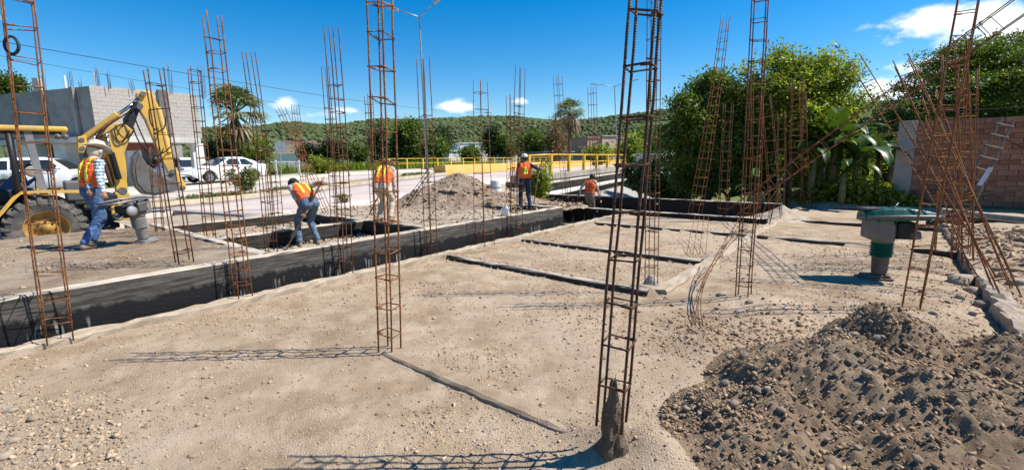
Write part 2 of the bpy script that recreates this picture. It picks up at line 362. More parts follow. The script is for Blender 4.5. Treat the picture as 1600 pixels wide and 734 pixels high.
# ---- concrete beams
def tarmat(name, tar, grey, drips=True):
    m = bpy.data.materials.new(name); m.use_nodes = True; t = m.node_tree; b = t.nodes['Principled BSDF']; l = t.links.new
    g_ = t.nodes.new('ShaderNodeNewGeometry'); sp = t.nodes.new('ShaderNodeSeparateXYZ'); l(g_.outputs['Position'], sp.inputs[0]); sn = t.nodes.new('ShaderNodeSeparateXYZ'); l(g_.outputs['Normal'], sn.inputs[0])
    def noise(s, sc=(1, 1, 1), d=6):
        mp_ = t.nodes.new('ShaderNodeMapping'); mp_.inputs['Scale'].default_value = sc; l(g_.outputs['Position'], mp_.inputs[0])
        n_ = t.nodes.new('ShaderNodeTexNoise'); n_.inputs['Scale'].default_value = s; n_.inputs['Detail'].default_value = d; n_.inputs['Roughness'].default_value = .65; l(mp_.outputs[0], n_.inputs['Vector']); return n_.outputs[0]
    def f(op, a, c, cl=False):
        q = t.nodes.new('ShaderNodeMath'); q.operation = op; q.use_clamp = cl
        for k, v in enumerate((a, c)):
            if hasattr(v, 'links'): l(v, q.inputs[k])
            else: q.inputs[k].default_value = v
        return q.outputs[0]
    def rng(v, a, c):
        q = t.nodes.new('ShaderNodeMapRange'); l(v, q.inputs[0]); q.inputs[1].default_value = a; q.inputs[2].default_value = c; return q.outputs[0]
    def mix(fc, A, B):
        q = t.nodes.new('ShaderNodeMix'); q.data_type = 'RGBA'; l(fc, q.inputs['Factor'])
        for nm, v in (('A', A), ('B', B)):
            if hasattr(v, 'links'): l(v, q.inputs[nm])
            else: q.inputs[nm].default_value = (*v, 1)
        return q.outputs['Result']
    up = rng(sn.outputs[2], .35, .75)
    streak = noise(2.2, (1, 1, 11)); worn = mix(rng(streak, .40, .62), tuple(c*.45 for c in grey), tuple(c*1.3 for c in grey))
    wav = f('ADD', sp.outputs[2], f('MULTIPLY', f('SUBTRACT', noise(6, (1, 1, .5), 6), .5), .30))
    side = mix(rng(wav, .275, .325), tar, worn)
    if drips:
        dr = f('MULTIPLY', rng(noise(26, (1, 1, .07), 2), .58, .64), rng(f('ADD', sp.outputs[2], f('MULTIPLY', noise(9, (1, 1, .2)), .16)), .31, .24))
        dr = f('MULTIPLY', dr, rng(noise(.8, (1, 1, .3), 2), .46, .56))
        side = mix(dr, side, (.30, .28, .25))
    dust = mix(rng(noise(7), .35, .7), (.54, .46, .36), (.40, .33, .25))
    l(mix(up, side, dust), b.inputs['Base Color']); l(rng(f('SUBTRACT', wav, up), .2, .4), b.inputs['Roughness'])
    rg = t.nodes.new('ShaderNodeMapRange'); l(wav, rg.inputs[0]); rg.inputs[1].default_value = .2; rg.inputs[2].default_value = .35; rg.inputs[3].default_value = .62; rg.inputs[4].default_value = .85; l(rg.outputs[0], b.inputs['Roughness'])
    b.inputs['Specular IOR Level'].default_value = .22
    bp = t.nodes.new('ShaderNodeBump'); bp.inputs['Strength'].default_value = .5; bp.inputs['Distance'].default_value = .02; l(noise(14, (1, 1, 2.5)), bp.inputs['Height']); l(bp.outputs[0], b.inputs['Normal'])
    MATS[name] = m; return m
TAR = tarmat('tarred_concrete', (.010, .010, .011), (.088, .080, .071))
TAR2 = tarmat('tarred_side', (.012, .011, .010), (.045, .040, .035), False)
TAR3 = tarmat('earthy_beam_side', (.050, .037, .026), (.085, .064, .045), False)
def beam(name, p, q, w, z0, z1, m, label, cat='beam', group=None, jit=.008, seg=.22, seed=0):
    """rough cast beam along p-q (plan points), w wide, from z0 up to z1, with uneven arrises"""
    p = np.asarray(p[:2], float); q = np.asarray(q[:2], float); ln = np.hypot(*(q-p)); d = (q-p)/ln; nrm_ = np.array([-d[1], d[0]]); k = max(2, int(ln/seg)); rg = np.random.default_rng(seed)
    mb = MB(); c = .018; hw = w/2
    prof = [(-hw, z0), (-hw, (z0+z1)/2), (-hw, z1-c), (-hw+c, z1), (0, z1), (hw-c, z1), (hw, z1-c), (hw, (z0+z1)/2), (hw, z0)]
    vs = []; m_ = len(prof)
    for i_ in range(k+1):
        ww = rg.normal(0, jit*.8)
        for x_, z_ in prof:
            o = p + d*ln*i_/k + nrm_*(x_+ww*.5+rg.normal(0, jit*.5)); vs.append((o[0], o[1], z_+(rg.normal(0, jit*.7) if z_ > z0+.01 else 0)))
    fs = [(i_*m_+j, (i_+1)*m_+j, (i_+1)*m_+j+1, i_*m_+j+1) for i_ in range(k) for j in range(m_-1)]
    fs += [tuple(range(m_)), tuple(k*m_+j for j in reversed(range(m_)))]
    mb.add(vs, fs); o = mb.build(name, m, origin=((p[0]+q[0])/2, (p[1]+q[1])/2, z0)); tag(o, label, cat, group); return o
P2 = lambda a, b: AB(a, b)[:2]
beam('grade_beam', P2(-9, BEAM_B+.10), P2(10.42, BEAM_B+.10), .20, -.4, T, TAR, 'long tarred concrete beam retaining the raised fill, drips along its foot', jit=.006, seed=1)
beam('footing_kerb', P2(-9, BEAM_B-.09), P2(13.9, BEAM_B-.26), .17, -.1, .085, KERB, 'pale concrete footing strip running along the foot of the long tarred beam', 'kerb', jit=.014, seed=2, seg=.12)
beam('grade_beam', P2(2.75, 6.96), P2(2.75, 12.9), .17, -.1, T-.003, TAR2, 'concrete cross beam beside the raised fill under the tamping worker', seed=3)
beam('grade_beam', P2(2.84, 9.2), P2(5.79, 9.2), .16, -.1, T-.004, TAR2, 'middle beam between the two sunken rubble cells', seed=4)
beam('grade_beam', P2(2.84, 12.13), P2(5.79, 12.13), .16, -.1, T-.006, TAR2, 'beam between the sunken cells and the concrete road', seed=5)
beam('grade_beam', P2(5.87, 6.96), P2(5.87, 12.25), .16, -.1, T-.002, TAR2, 'cross beam between the sunken cells and the heap of excavated soil', seed=6)
beam('grade_beam', P2(10.43, 6.985), P2(10.43, 10.6), .16, -.5, T-.003, TAR2, 'cross beam behind the worker in blue leaning on a shovel', seed=7)
beam('grade_beam', P2(13.98, 2.45), P2(13.98, 10.6), .18, -.8, .14, TAR2, 'beam along the far edge of the gravel pad before the trench of the dark haired worker', seed=8)
beam('retaining_wall', P2(17.2, 2.6), P2(17.2, 13.3), .20, -1.6, .27, TAR2, 'low black wall beyond the trench in front of the shaded trees', 'wall', seed=9)
beam('footing_kerb', P2(5.98, CURB_R), P2(19.2, CURB_R), .19, -.1, .045, KERB, 'light concrete strip dividing the gravel pad, crossing by the stub based cage', 'kerb', jit=.014, seed=10)
beam('footing_kerb', P2(5.6, EDGE_R), P2(15.8, EDGE_R), .20, -.3, .085, RUBB, 'concrete strip edging the rubble below the leaning cages', 'kerb', jit=.022, seed=11, seg=.13)
lab = ['buried beam of the gravel pad, first one beyond the two tall foreground cages', 'buried beam of the gravel pad, second one beyond the two tall foreground cages', 'long buried beam behind the green rammer', 'buried beam of the pad just beyond the shadow of the green rammer', 'last buried beam of the pad, along the green undergrowth']
for k, (a0, b1, b0) in enumerate(CROSS):
    beam('grade_beam', P2(a0, b1 if b1 > 3 else b1-.02), P2(a0, b0+.13 if k < 2 else b0), .11, -.25, .030 if k else .036, TAR3, lab[k], jit=.008, seed=20+k)

beam('grade_beam', P2(2.50, 3.66), P2(2.50, 1.50), .17, -.25, .016, SOIL, 'half buried pale beam running from the free standing orange cage to the stub', jit=.004, seed=40, seg=.10)
# ---- road, median, far pavement
def strip(name, u0, u1, n0, n1, dz, m, step=.7, nn=6, thick=0, kind='structure'):
    U_, N_ = np.meshgrid(np.arange(u0, u1+step, step), np.linspace(n0, n1, nn)); p = U_.ravel()[:, None]*RU + N_.ravel()[:, None]*RN
    k = U_.shape[1]; V = np.column_stack([p, zroad(U_.ravel())+dz]); i_ = np.arange((nn-1)*k).reshape(nn-1, k)[:, :-1].ravel(); F_ = np.stack([i_, i_+1, i_+k+1, i_+k], 1)
    if thick:
        b_ = V.copy(); b_[:, 2] -= thick; off = len(V); V = np.vstack([V, b_]); j = np.arange(k-1)
        F_ = np.vstack([F_, np.stack([j, j+off, j+1+off, j+1], 1), np.stack([j+(nn-1)*k, j+1+(nn-1)*k, j+1+(nn-1)*k+off, j+(nn-1)*k+off], 1)])
        jj = np.arange(nn-1)*k; F_ = np.vstack([F_, np.stack([jj, jj+k, jj+k+off, jj+off], 1), np.stack([jj+k-1, jj+k-1+off, jj+2*k-1+off, jj+2*k-1], 1)])
    o = npmesh(name, V, F_, m); tag(o, kind=kind); return o
strip('road', 7.6, 23.4, -17.2, -10.7, 0, CONC, thick=.3); strip('road', -40, 7.6, -17.2, -15.4, 0, CONC, nn=3, thick=.6); strip('road', 23.4, 130, -17.2, -10.0, 0, CONC, thick=.35)
strip('road', -40, 130, -25.2, -18.9, 0, CONC, thick=.35)
strip('pavement', -40, 130, -31, -25.2, .14, mat('pavement_concrete', (.52, .46, .38), .9, col2=(.43, .375, .30), scale=.8, spec=.15), thick=.5)
md = strip('median', -30, 24.2, -18.6, -17.5, .13, mat('median_soil', (.33, .27, .19), .95, col2=(.14, .16, .05), scale=1.2), thick=.5)
strip('kerb', -30, 24.2, -17.5, -17.2, .16, KERB, nn=2, thick=.5); strip('kerb', -30, 24.2, -18.9, -18.6, .16, KERB, nn=2, thick=.5)

# ---- hill with its wood and the quarry
RIDGE = [(-90, 60), (-60, 45), (-45, 42), (-29, 50), (-24, 58), (-14, 62), (-8, 68), (0, 67), (6, 60), (10, 60), (15, 66), (18, 68), (30, 66), (50, 60), (90, 50)]
def hill_z(x, y):
    a_ = np.degrees(np.arctan2(x, y)); r = np.hypot(x, y); rz = np.interp(a_, [q[0] for q in RIDGE], [q[1] for q in RIDGE])
    P = np.stack([x, y], 1)
    z = .85*rz*sstep(r, 170, 640)*(.93+.14*fbm(P, .006, 4, 31)) + 10*(fbm(P, .018, 3, 32)-.5)*sstep(r, 220, 400)
    q = sstep(a_, -27.5, -25)*sstep(a_, -13, -17)*sstep(r, 285, 300)*sstep(r, 420, 395)
    return z*sstep(r, 1500, 900) - 1.5 + q*(6*(fbm(P, .03, 2, 35)-.5))
az = np.linspace(-80, 70, 260); rr = np.linspace(150, 1500, 150); AZ, RR = np.meshgrid(np.radians(az), rr); X = (RR*np.sin(AZ)).ravel(); Y = (RR*np.cos(AZ)).ravel()
na = len(az); i = np.arange((len(rr)-1)*na).reshape(-1, na)[:, :-1].ravel(); F = np.stack([i, i+1, i+na+1, i+na], 1)
Zh = hill_z(X, Y); cx = X[F].mean(1); cy = Y[F].mean(1); ca = np.degrees(np.arctan2(cx, cy)); cr = np.hypot(cx, cy)
def quarry(ca, cr, cx, cy): return ((ca > -27+1.2*np.sin(cr*.1)) & (ca < -14.5) & (cr > 280) & (cr < 362+8*np.sin(ca*2.1)))
mi = quarry(ca, cr, cx, cy).astype(int); mi[(mi == 1) & (cr > 338) & (ca < -17)] = 2
h = npmesh('hill', np.stack([X, Y, Zh], 1), F, [mat('hill_scrub', (.075, .10, .04), .95, col2=(.12, .135, .06), scale=.02, detail=8, bump=.6, bscale=.5, spec=.1), mat('quarry_earth', (.25, .18, .13), .95, col2=(.14, .12, .07), scale=.05, detail=8, spec=.1), mat('quarry_cliff', (.11, .075, .07), .95, col2=(.17, .11, .09), scale=.09, detail=8, spec=.1)], smooth=True, mi=mi); tag(h, kind='structure')
# ------------------------------------------------------------------ rebar cages
def rustmat(name, c1, c2, c3):
    m = bpy.data.materials.new(name); m.use_nodes = True; t = m.node_tree; b = t.nodes['Principled BSDF']; l = t.links.new
    g_ = t.nodes.new('ShaderNodeNewGeometry')
    def noise(s, d=5):
        n_ = t.nodes.new('ShaderNodeTexNoise'); n_.inputs['Scale'].default_value = s; n_.inputs['Detail'].default_value = d; l(g_.outputs['Position'], n_.inputs['Vector']); return n_.outputs[0]
    def rng(v, a, c):
        q = t.nodes.new('ShaderNodeMapRange'); l(v, q.inputs[0]); q.inputs[1].default_value = a; q.inputs[2].default_value = c; return q.outputs[0]
    def mix(fc, A, B):
        q = t.nodes.new('ShaderNodeMix'); q.data_type = 'RGBA'; l(fc, q.inputs['Factor'])
        for nm, v in (('A', A), ('B', B)):
            if hasattr(v, 'links'): l(v, q.inputs[nm])
            else: q.inputs[nm].default_value = (*v, 1)
        return q.outputs['Result']
    c = mix(rng(noise(3.5), .4, .62), c1, c2); c = mix(rng(noise(30, 3), .5, .7), c, c3)
    l(c, b.inputs['Base Color']); b.inputs['Roughness'].default_value = .75; b.inputs['Metallic'].default_value = .25; b.inputs['Specular IOR Level'].default_value = .3
    bp = t.nodes.new('ShaderNodeBump'); bp.inputs['Strength'].default_value = .6; bp.inputs['Distance'].default_value = .004
    w = t.nodes.new('ShaderNodeTexWave'); w.bands_direction = 'Z'; w.inputs['Scale'].default_value = 22; w.inputs['Distortion'].default_value = .6; l(g_.outputs['Position'], w.inputs['Vector']); l(w.outputs[1], bp.inputs['Height']); l(bp.outputs[0], b.inputs['Normal'])
    MATS[name] = m; return m
RUST = rustmat('rusted_steel', (.25, .095, .030), (.13, .048, .020), (.36, .17, .065))
RUSTD = rustmat('dark_rusted_steel', (.085, .042, .026), (.045, .028, .020), (.20, .085, .035))
RUSTM = rustmat('brown_rusted_steel', (.15, .062, .026), (.075, .034, .019), (.27, .115, .045))
def bar_mesh(name, pts, r, m, parent, n=6):
    mb = MB(); mb.tube(pts, r, n); return mb.build(name, m, parent, smooth=True)
def stirrup_mesh(w, d, r, rg, m):
    """bent square tie in its own plane with its two hooks at one corner"""
    hw, hd = w/2+r, d/2+r; e = .012; j = lambda: rg.normal(0, .004)
    pts = [(-hw-.004, -hd-.004+.07, 0), (-hw, -hd, 0), (hw+j(), -hd, j()), (hw, hd, j()), (-hw, hd+j(), j()), (-hw-.006, -hd+.0, .010), (-hw+.06, -hd+.012, .012)]
    mb = MB(); mb.tube([np.array(p) for p in pts], r, 5)
    me = bpy.data.meshes.new('stirrup'); me.from_pydata([tuple(v) for v in mb.V], [], mb.F); me.materials.append(m); me.polygons.foreach_set('use_smooth', [True]*len(mb.F)); return me
CAGE_N = [0]
def cage(label, base, top, w=.15, d=.15, sp=.24, r=.0066, rs=.0045, m=None, wt=None, s0=.06, s1=.93, group=None, wob=.012, bars=4, miss=(), ext=None, hook=False, name='rebar_cage', yaw=None):
    CAGE_N[0] += 1; rg = np.random.default_rng(100+CAGE_N[0]); m = m or RUST; r, rs = (r*1.22, rs*1.2) if r < .0078 else (r*1.1, rs*1.1)
    base = np.asarray(base, float); top = np.asarray(top, float); ax = top-base; ln = np.linalg.norm(ax); t = ax/ln
    a3 = np.array([AD[0], AD[1], 0]) if yaw is None else np.array([math.sin(yaw), math.cos(yaw), 0]); u = nrm(a3-t*np.dot(a3, t)); v = np.cross(t, u)
    o = thing(name, base, label, 'rebar cage' if name == 'rebar_cage' else 'rebar', group)
    wt = w if wt is None else wt; bend = rg.normal(0, wob, 2)*ln*.3
    def mid(s): return base + t*ln*s + (u*bend[0] + v*bend[1])*math.sin(math.pi*s)
    for k, (su, sv) in enumerate(((-1, -1), (1, -1), (1, 1), (-1, 1))[:bars]):
        e = ext[k] if ext else rg.uniform(-.05, .05); pts = []
        for s in np.linspace(0, 1+e/ln, 9):
            ww = (w+(wt-w)*min(1, s))/2; dd = ww*d/w
            pts.append(mid(s) + u*su*ww + v*sv*dd + rg.normal(0, .0028, 3))
        bar_mesh('rebar', pts, r, m, o)
    me = stirrup_mesh(w, d, rs, rg, m); k = 0; s = s0*1.0
    n = max(2, int(ln*(s1-s0)/sp))
    for k in range(n+1):
        if k in miss: continue
        s = s0 + (s1-s0)*k/n + rg.normal(0, .012*sp); ww = (w+(wt-w)*s)/w
        c = bpy.data.objects.new('stirrup', me); COL.objects.link(c); c.parent = o
        q = int(rg.integers(0, 4)); cs, sn = ((1, 0), (0, 1), (-1, 0), (0, -1))[q]
        uu = u*cs+v*sn; vv = -u*sn+v*cs; tt = nrm(t + u*rg.normal(0, .07) + v*rg.normal(0, .07)); uu = nrm(uu-tt*np.dot(uu, tt)); vv = np.cross(tt, uu)
        p = mid(s)-base
        sx, sy = (ww, ww*1.0)
        c.matrix_local = Matrix(((uu[0]*sx, vv[0]*sy, tt[0], p[0]), (uu[1]*sx, vv[1]*sy, tt[1], p[1]), (uu[2]*sx, vv[2]*sy, tt[2], p[2]), (0, 0, 0, 1)))
    return o
def top_at(base, px, py, dy=0): return at(px, py, base[1]+dy)
def C(label, bx, by, z, tx, ty, dy=0, **k):
    b = G(bx, by, z); return cage(label, b-np.array([0, 0, .03]), top_at(b, tx, ty, dy), **k)
def on_b(px, bb, z):                    # point of the column px on the grid line b = bb
    lo, hi = 300., 733.
    for _ in range(50):
        m_ = (lo+hi)/2; q = G(px, m_, z); lo, hi = (m_, hi) if toab(q[0], q[1])[1] > bb else (lo, m_)
    return G(px, m_, z)
def CB(label, px, tx, ty, **k):
    b = on_b(px, 6.63, .08); return cage(label, b-np.array([0, 0, .03]), top_at(b, tx, ty), **k)
# along the long tarred beam
b = on_b(92, 6.61, .08); c1 = cage('rusty cage in front of the big tyre, black ring hung on it', b-np.array([0, 0, .03]), top_at(b, 22, -45), w=.20, d=.20, sp=.25, r=.0055, m=RUST)
CB('orange rusted cage on the footing strip, right of the grey rammer', 380, 331, 24, w=.16, d=.16, sp=.19, m=RUST)
CB('dark slender cage on the footing strip beside the bent worker, bare bar ends on top', 541, 517, 41, w=.15, d=.15, sp=.20, m=RUSTM, s1=.78)
CB('dark cage before the soil heap, in line with the street lamp pole', 674, 661, 92, w=.16, d=.16, sp=.22, m=RUSTM, s1=.72)
CB('splayed orange cage on the footing strip in front of the soil heap', 757, 751, 126, w=.30, d=.30, wt=.20, sp=.30, m=RUST)
CB('dense dark cage on the footing strip right beside the white jug', 806, 813, 105, w=.20, d=.20, wt=.15, sp=.17, m=RUSTM, s1=.78)
C('shorter dark cage standing behind the dense cage by the white jug', 797, 331, T-.05, 797, 150, w=.14, d=.14, sp=.22, m=RUSTM, s1=.8)
# behind the beam
C('slim cage rising from the sunken cell, left of the bent worker', 424, 391, .30, 388, 80, w=.15, d=.15, sp=.22, m=RUSTM, s1=.66)
C('low stub cage hiding behind the slim cage left of the bent worker', 432, 352, T, 425, 262, w=.2, d=.2, sp=.2, m=RUSTM)
C('ladder like rusty cage between the grey rammer and the white sedan', 328, 368, T-.04, 303, 108, w=.15, d=.15, sp=.22, m=RUSTM, s1=.99)
C('leaning cage in front of the excavator bucket, standing on the raised fill', 288, 408, T-.02, 240, 110, w=.17, d=.17, sp=.28, m=RUSTM)
C('thin cage right behind the grey rammer on the raised fill', 250, 362, T-.02, 240, 232, w=.12, d=.12, sp=.2, m=RUSTM)
C('tall twin of the dark slender cage, standing just behind it', 526, 352, T-.05, 511, 104, w=.16, d=.16, sp=.21, m=RUSTM, s1=.75)
C('cage with open top standing by the roadside beyond the sunken cells', 482, 326, .5, 461, 166, w=.15, d=.15, sp=.24, m=RUST)
C('cage leaning left by the roadside, its foot in the sunken cell', 512, 332, .5, 437, 168, w=.17, d=.17, sp=.24, m=RUST)
C('thin cage by the road behind the worker in beige trousers', 586, 336, .5, 576, 150, w=.14, d=.14, sp=.2, m=RUSTM)
C('short rusty ladder cage leaning over the soil heap towards the lamp pole', 634, 322, .55, 672, 268, w=.12, d=.12, sp=.14, m=RUSTM)
C('low cage tilted against the dense cage beside the white bucket', 792, 318, .5, 803, 262, w=.22, d=.22, wt=.12, sp=.2, m=RUSTM)
# far ones by the bridge
C('far slender cage by the bridge, seen before the distant palm', 886, 307, .27, 871, 118, w=.26, d=.26, sp=.42, r=.009, rs=.006, m=RUSTM)
C('far slender cage by the bridge, right of the distant palm', 932, 309, .27, 925, 136, w=.24, d=.24, sp=.42, r=.009, rs=.006, m=RUSTM)
# on the pad
C('tall rusty orange cage standing free on the gravel pad where its shadow starts', 609, 546, 0, 592, -42, w=.155, d=.155, sp=.255, r=.0078, rs=.0058, m=RUST, yaw=R(20))
b = G(957, 716, 0); C14b = b
cage('thick black cage rising from the mud covered stub beside the pebble heap', b+np.array([-.005, .02, .22]), at(1012, -30, b[1]+.05), w=.150, d=.150, wt=.135, sp=.262, r=.0078, rs=.0062, m=RUSTD, yaw=R(28), s0=.10, wob=.006)
C('slim dark cage on a small concrete stub behind the thick black cage', 1018, 440, .10, 1023, -40, w=.135, d=.135, sp=.25, r=.0052, m=RUSTM)
C('straight cage on the pad between the bent bars and the green rammer', 1161, 464, .03, 1190, -40, w=.15, d=.15, sp=.23, r=.0058, m=RUSTM, s0=.05)
C('cage leaning right in front of the shaded tree', 1086, 334, .12, 1134, 25, w=.36, d=.30, wt=.20, sp=.26, r=.009, rs=.006, m=RUST)
C('dark narrow cage right of the leaning cage before the shaded tree', 1129, 334, .10, 1138, 163, w=.22, d=.22, sp=.26, r=.007, rs=.005, m=RUSTM)
C('rusty cage in the cluster before the shaded tree, its bars still tall', 1178, 338, .10, 1184, 92, w=.25, d=.25, sp=.34, r=.008, rs=.005, m=RUST)
C('cage in the cluster before the shaded tree, tilted slightly left', 1212, 338, .10, 1196, 150, w=.28, d=.28, wt=.22, sp=.30, r=.008, rs=.005, m=RUSTM)
C('thin cage at the back of the cluster before the shaded tree', 1219, 320, .27, 1221, 175, w=.2, d=.2, sp=.3, r=.007, rs=.005, m=RUSTM)
C('dense rusty cage at the corner of the sandy ramp before the banana plants', 1243, 321, .05, 1247, 122, w=.34, d=.34, sp=.20, r=.009, rs=.006, m=RUST)
C('slim cage beside the dense cage at the sandy ramp', 1262, 323, .05, 1254, 150, w=.18, d=.18, sp=.28, r=.008, rs=.005, m=RUSTM)
C('slim cage in the shade left of the brick wall', 1391, 322, .02, 1380, 206, w=.26, d=.26, sp=.32, r=.008, rs=.005, m=RUSTM)
# right hand side
C('upright cage on the rubble behind the pebble heap, reaching past the picture top', 1424, 477, .02, 1516, -20, w=.165, d=.165, sp=.25, r=.0058, m=RUST)
b1 = G(1545, 437, .06); cage('cage leaning left over the brick wall, longest of the slanting ones', b1, at(1336, 92, b1[1]+2.2), w=.17, d=.17, sp=.26, r=.006, m=RUST)
b2 = G(1580, 462, .06); cage('cage leaning left beside the longest slanting one, foot in the rubble', b2, at(1409, 96, b2[1]+1.4), w=.17, d=.17, sp=.26, r=.006, m=RUST)
b3 = G(1478, 392, .03); cage('upright bundle like cage before the brick wall', b3, at(1491, 82, b3[1]), w=.30, d=.30, sp=.21, r=.0075, rs=.005, m=RUST)
b3 = G(1500, 402, .03); cage('rusty cage standing close to the upright bundle before the brick wall', b3, at(1512, 105, b3[1]), w=.22, d=.22, wt=.24, sp=.26, r=.0065, m=RUST)
b4 = G(1528, 420, .06); cage('shorter slanting cage low in the tangle over the planks', b4, at(1436, 190, b4[1]+1.0), w=.17, d=.17, sp=.2, r=.006, m=RUST)
b4 = G(1512, 412, .03); cage('tall thin cage at the heart of the tangle', b4, at(1500, 62, b4[1]), w=.13, d=.13, sp=.22, r=.006, m=RUST)
b4 = G(1566, 452, .06); cage('cage sloping steeply down into the rubble of the tangle', b4, at(1452, 150, b4[1]+1.2), w=.16, d=.16, sp=.22, r=.006, m=RUST)
cage('long cage lying aslant, propped high from the trench up over the rubble', G(1138, 336, .1), at(1625, -12, 6.6), w=.26, d=.26, sp=.30, r=.0068, rs=.0045, m=RUSTM, wob=.004)
# bent bars of a knocked over cage
def bent(name, label, paths, r, m):
    o = thing(name, paths[0][0], label, 'rebar')
    for p in paths: bar_mesh('rebar', p, r, m, o)
    return o
rg = np.random.default_rng(5); paths = []
for k in range(4):
    j = rg.normal(0, 3, (4, 2)); j[0] = (k*7-10, rg.normal(0, 2)); j[3] = (k*5-8, k*4-6); j[2] *= 1.5; j[1] = (k*2-3, 0)
    P = [G(1092+j[0][0], 522+j[0][1], -.03), at(1079+j[1][0], 462, 5.6), at(1100+j[2][0]*1.6, 416+j[2][1], 6.2), at(1164+j[3][0], 346+j[3][1], 7.4)]
    paths.append([P[0]*(1-s)**3+3*P[1]*s*(1-s)**2+3*P[2]*s*s*(1-s)+P[3]*s**3 for s in np.linspace(0, 1, 14)])
bb = bent('bent_rebar', 'bundle of bent rebar bowing out of the soil left of the straight cage', paths, .0055, RUSTM)
me = stirrup_mesh(.12, .12, .0036, rg, RUSTM)
for q in (9, 10, 11, 12):
    c = bpy.data.objects.new('stirrup', me); COL.objects.link(c); c.parent = bb; p = np.mean([pp[q] for pp in paths], 0)-ORG[bb]; c.location = p; c.rotation_euler = (.9, .5, .3+q)
paths = []
for k in range(4): paths.append([G(1072+k*10, 402, -.02), at(1078+k*9, 370, 9.4), at(1086+k*7, 338, 10.2)])
bent('bent_rebar', 'loose thin bars splayed on the pad below the cage leaning right', paths, .005, RUSTM)
paths = []
for k in range(3): paths.append([G(1166+k*18, 352, .02), at(1186+k*12, 318, 12.5), at(1205+k*8, 292+k*6, 12.3)])
bent('bent_rebar', 'short rusty offcuts crossing in the cage cluster before the shaded tree', paths, .012, RUST)
# black ring hung on the first cage
mb = MB(); cc = at(18, 71, ORG[c1][1]-.12); u_, w_ = np.array([.75, -.2, -.1]), np.array([0, .1, 1.])
mb.tube([cc+.093*(math.cos(q)*nrm(u_)+math.sin(q)*.85*nrm(w_)) for q in np.linspace(0, 2*math.pi, 24, endpoint=False)], .013, 7, closed=True)
tag(mb.build('ring', mat('black_rubber_ring', (.03, .032, .04), .6), smooth=True), 'black ring hanging on the rusty cage in front of the big tyre', 'ring')
# mud covered stub of the black cage and the small stub behind
def lump(name, base, h, r0, r1, m, label, cat, seed, n=34, k=22, amp=.3):
    mb = MB(); vs = []; base = np.asarray(base, float)
    for i_ in range(k+1):
        s = i_/k; rr_ = r0*(1-s)**1.7 + r1*(1-.55*s**3)
        if i_ == k: rr_ = r1*.3
        for j in range(n):
            an = 2*math.pi*j/n; nz = mnoise.noise(Vector((math.cos(an)*1.6+seed, math.sin(an)*1.6, s*4)))*amp + mnoise.noise(Vector((math.cos(an)*6+seed, math.sin(an)*6, s*14)))*amp*.4
            q = rr_*(1+nz); vs.append((base[0]+q*math.cos(an), base[1]+q*math.sin(an), base[2]+h*s*(1+.06*nz)))
    fs = [(i_*n+j, i_*n+(j+1) % n, (i_+1)*n+(j+1) % n, (i_+1)*n+j) for i_ in range(k) for j in range(n)]+[tuple(k*n+j for j in range(n))]
    mb.add(vs, fs); return tag(mb.build(name, m, smooth=False, origin=base), label, cat)
lump('mud_stub', C14b+np.array([.0, .0, -.05]), .58, .085, .038, soilmat('caked_mud', (.19, .14, .095), (.11, .08, .055), (.26, .20, .145), pebble=.7, bump=1.2, pscale=60), 'mud caked concrete stub at the foot of the thick black cage', 'stub', 3.3, amp=.42)
lump('column_stub', G(1018, 447, -.02), .17, .05, .085, CEM, 'small concrete stub under the slim dark cage', 'stub', 8.1, amp=.12)
# ------------------------------------------------------------------ vegetation
def leaf_quads(P, size, rg, asp=.45, up=.5, dirs=None, fold=.25):
    n = len(P); size = np.broadcast_to(size, (n,))
    d = rg.normal(0, 1, (n, 3)) if dirs is None else dirs + rg.normal(0, .35, (n, 3))
    d /= np.linalg.norm(d, axis=1)[:, None]+1e-9
    nn_ = rg.normal(0, 1, (n, 3)); nn_[:, 2] = np.abs(nn_[:, 2])+up; w = np.cross(nn_, d); w /= np.linalg.norm(w, axis=1)[:, None]+1e-9; q = np.cross(d, w)
    h = (size*.5)[:, None]; ww = (size*asp*.5)[:, None]
    V = np.stack([P-d*h, P+w*ww+q*fold*ww, P+d*h-q*fold*h*.3, P-w*ww+q*fold*ww], 1).reshape(-1, 3)
    return V, np.arange(n*4).reshape(n, 4)
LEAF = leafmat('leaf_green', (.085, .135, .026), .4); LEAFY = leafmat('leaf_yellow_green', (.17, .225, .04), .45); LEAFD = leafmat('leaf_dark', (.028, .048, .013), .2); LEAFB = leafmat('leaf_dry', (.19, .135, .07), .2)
LEAFG = leafmat('leaf_grey_green', (.15, .18, .085), .25); BARK = mat('bark', (.14, .10, .07), .95, col2=(.07, .05, .035), scale=8, bump=.8, bscale=20)
def limb(mb, p, q, r0, r1, rg, k=5, sag=.12):
    p = np.asarray(p, float); q = np.asarray(q, float); ln = np.linalg.norm(q-p); j = rg.normal(0, sag*ln*.4, 3)
    mb.tube([p+(q-p)*s+j*math.sin(math.pi*s) for s in np.linspace(0, 1, k)], list(np.linspace(r0, r1, k)), 7, cap=True)
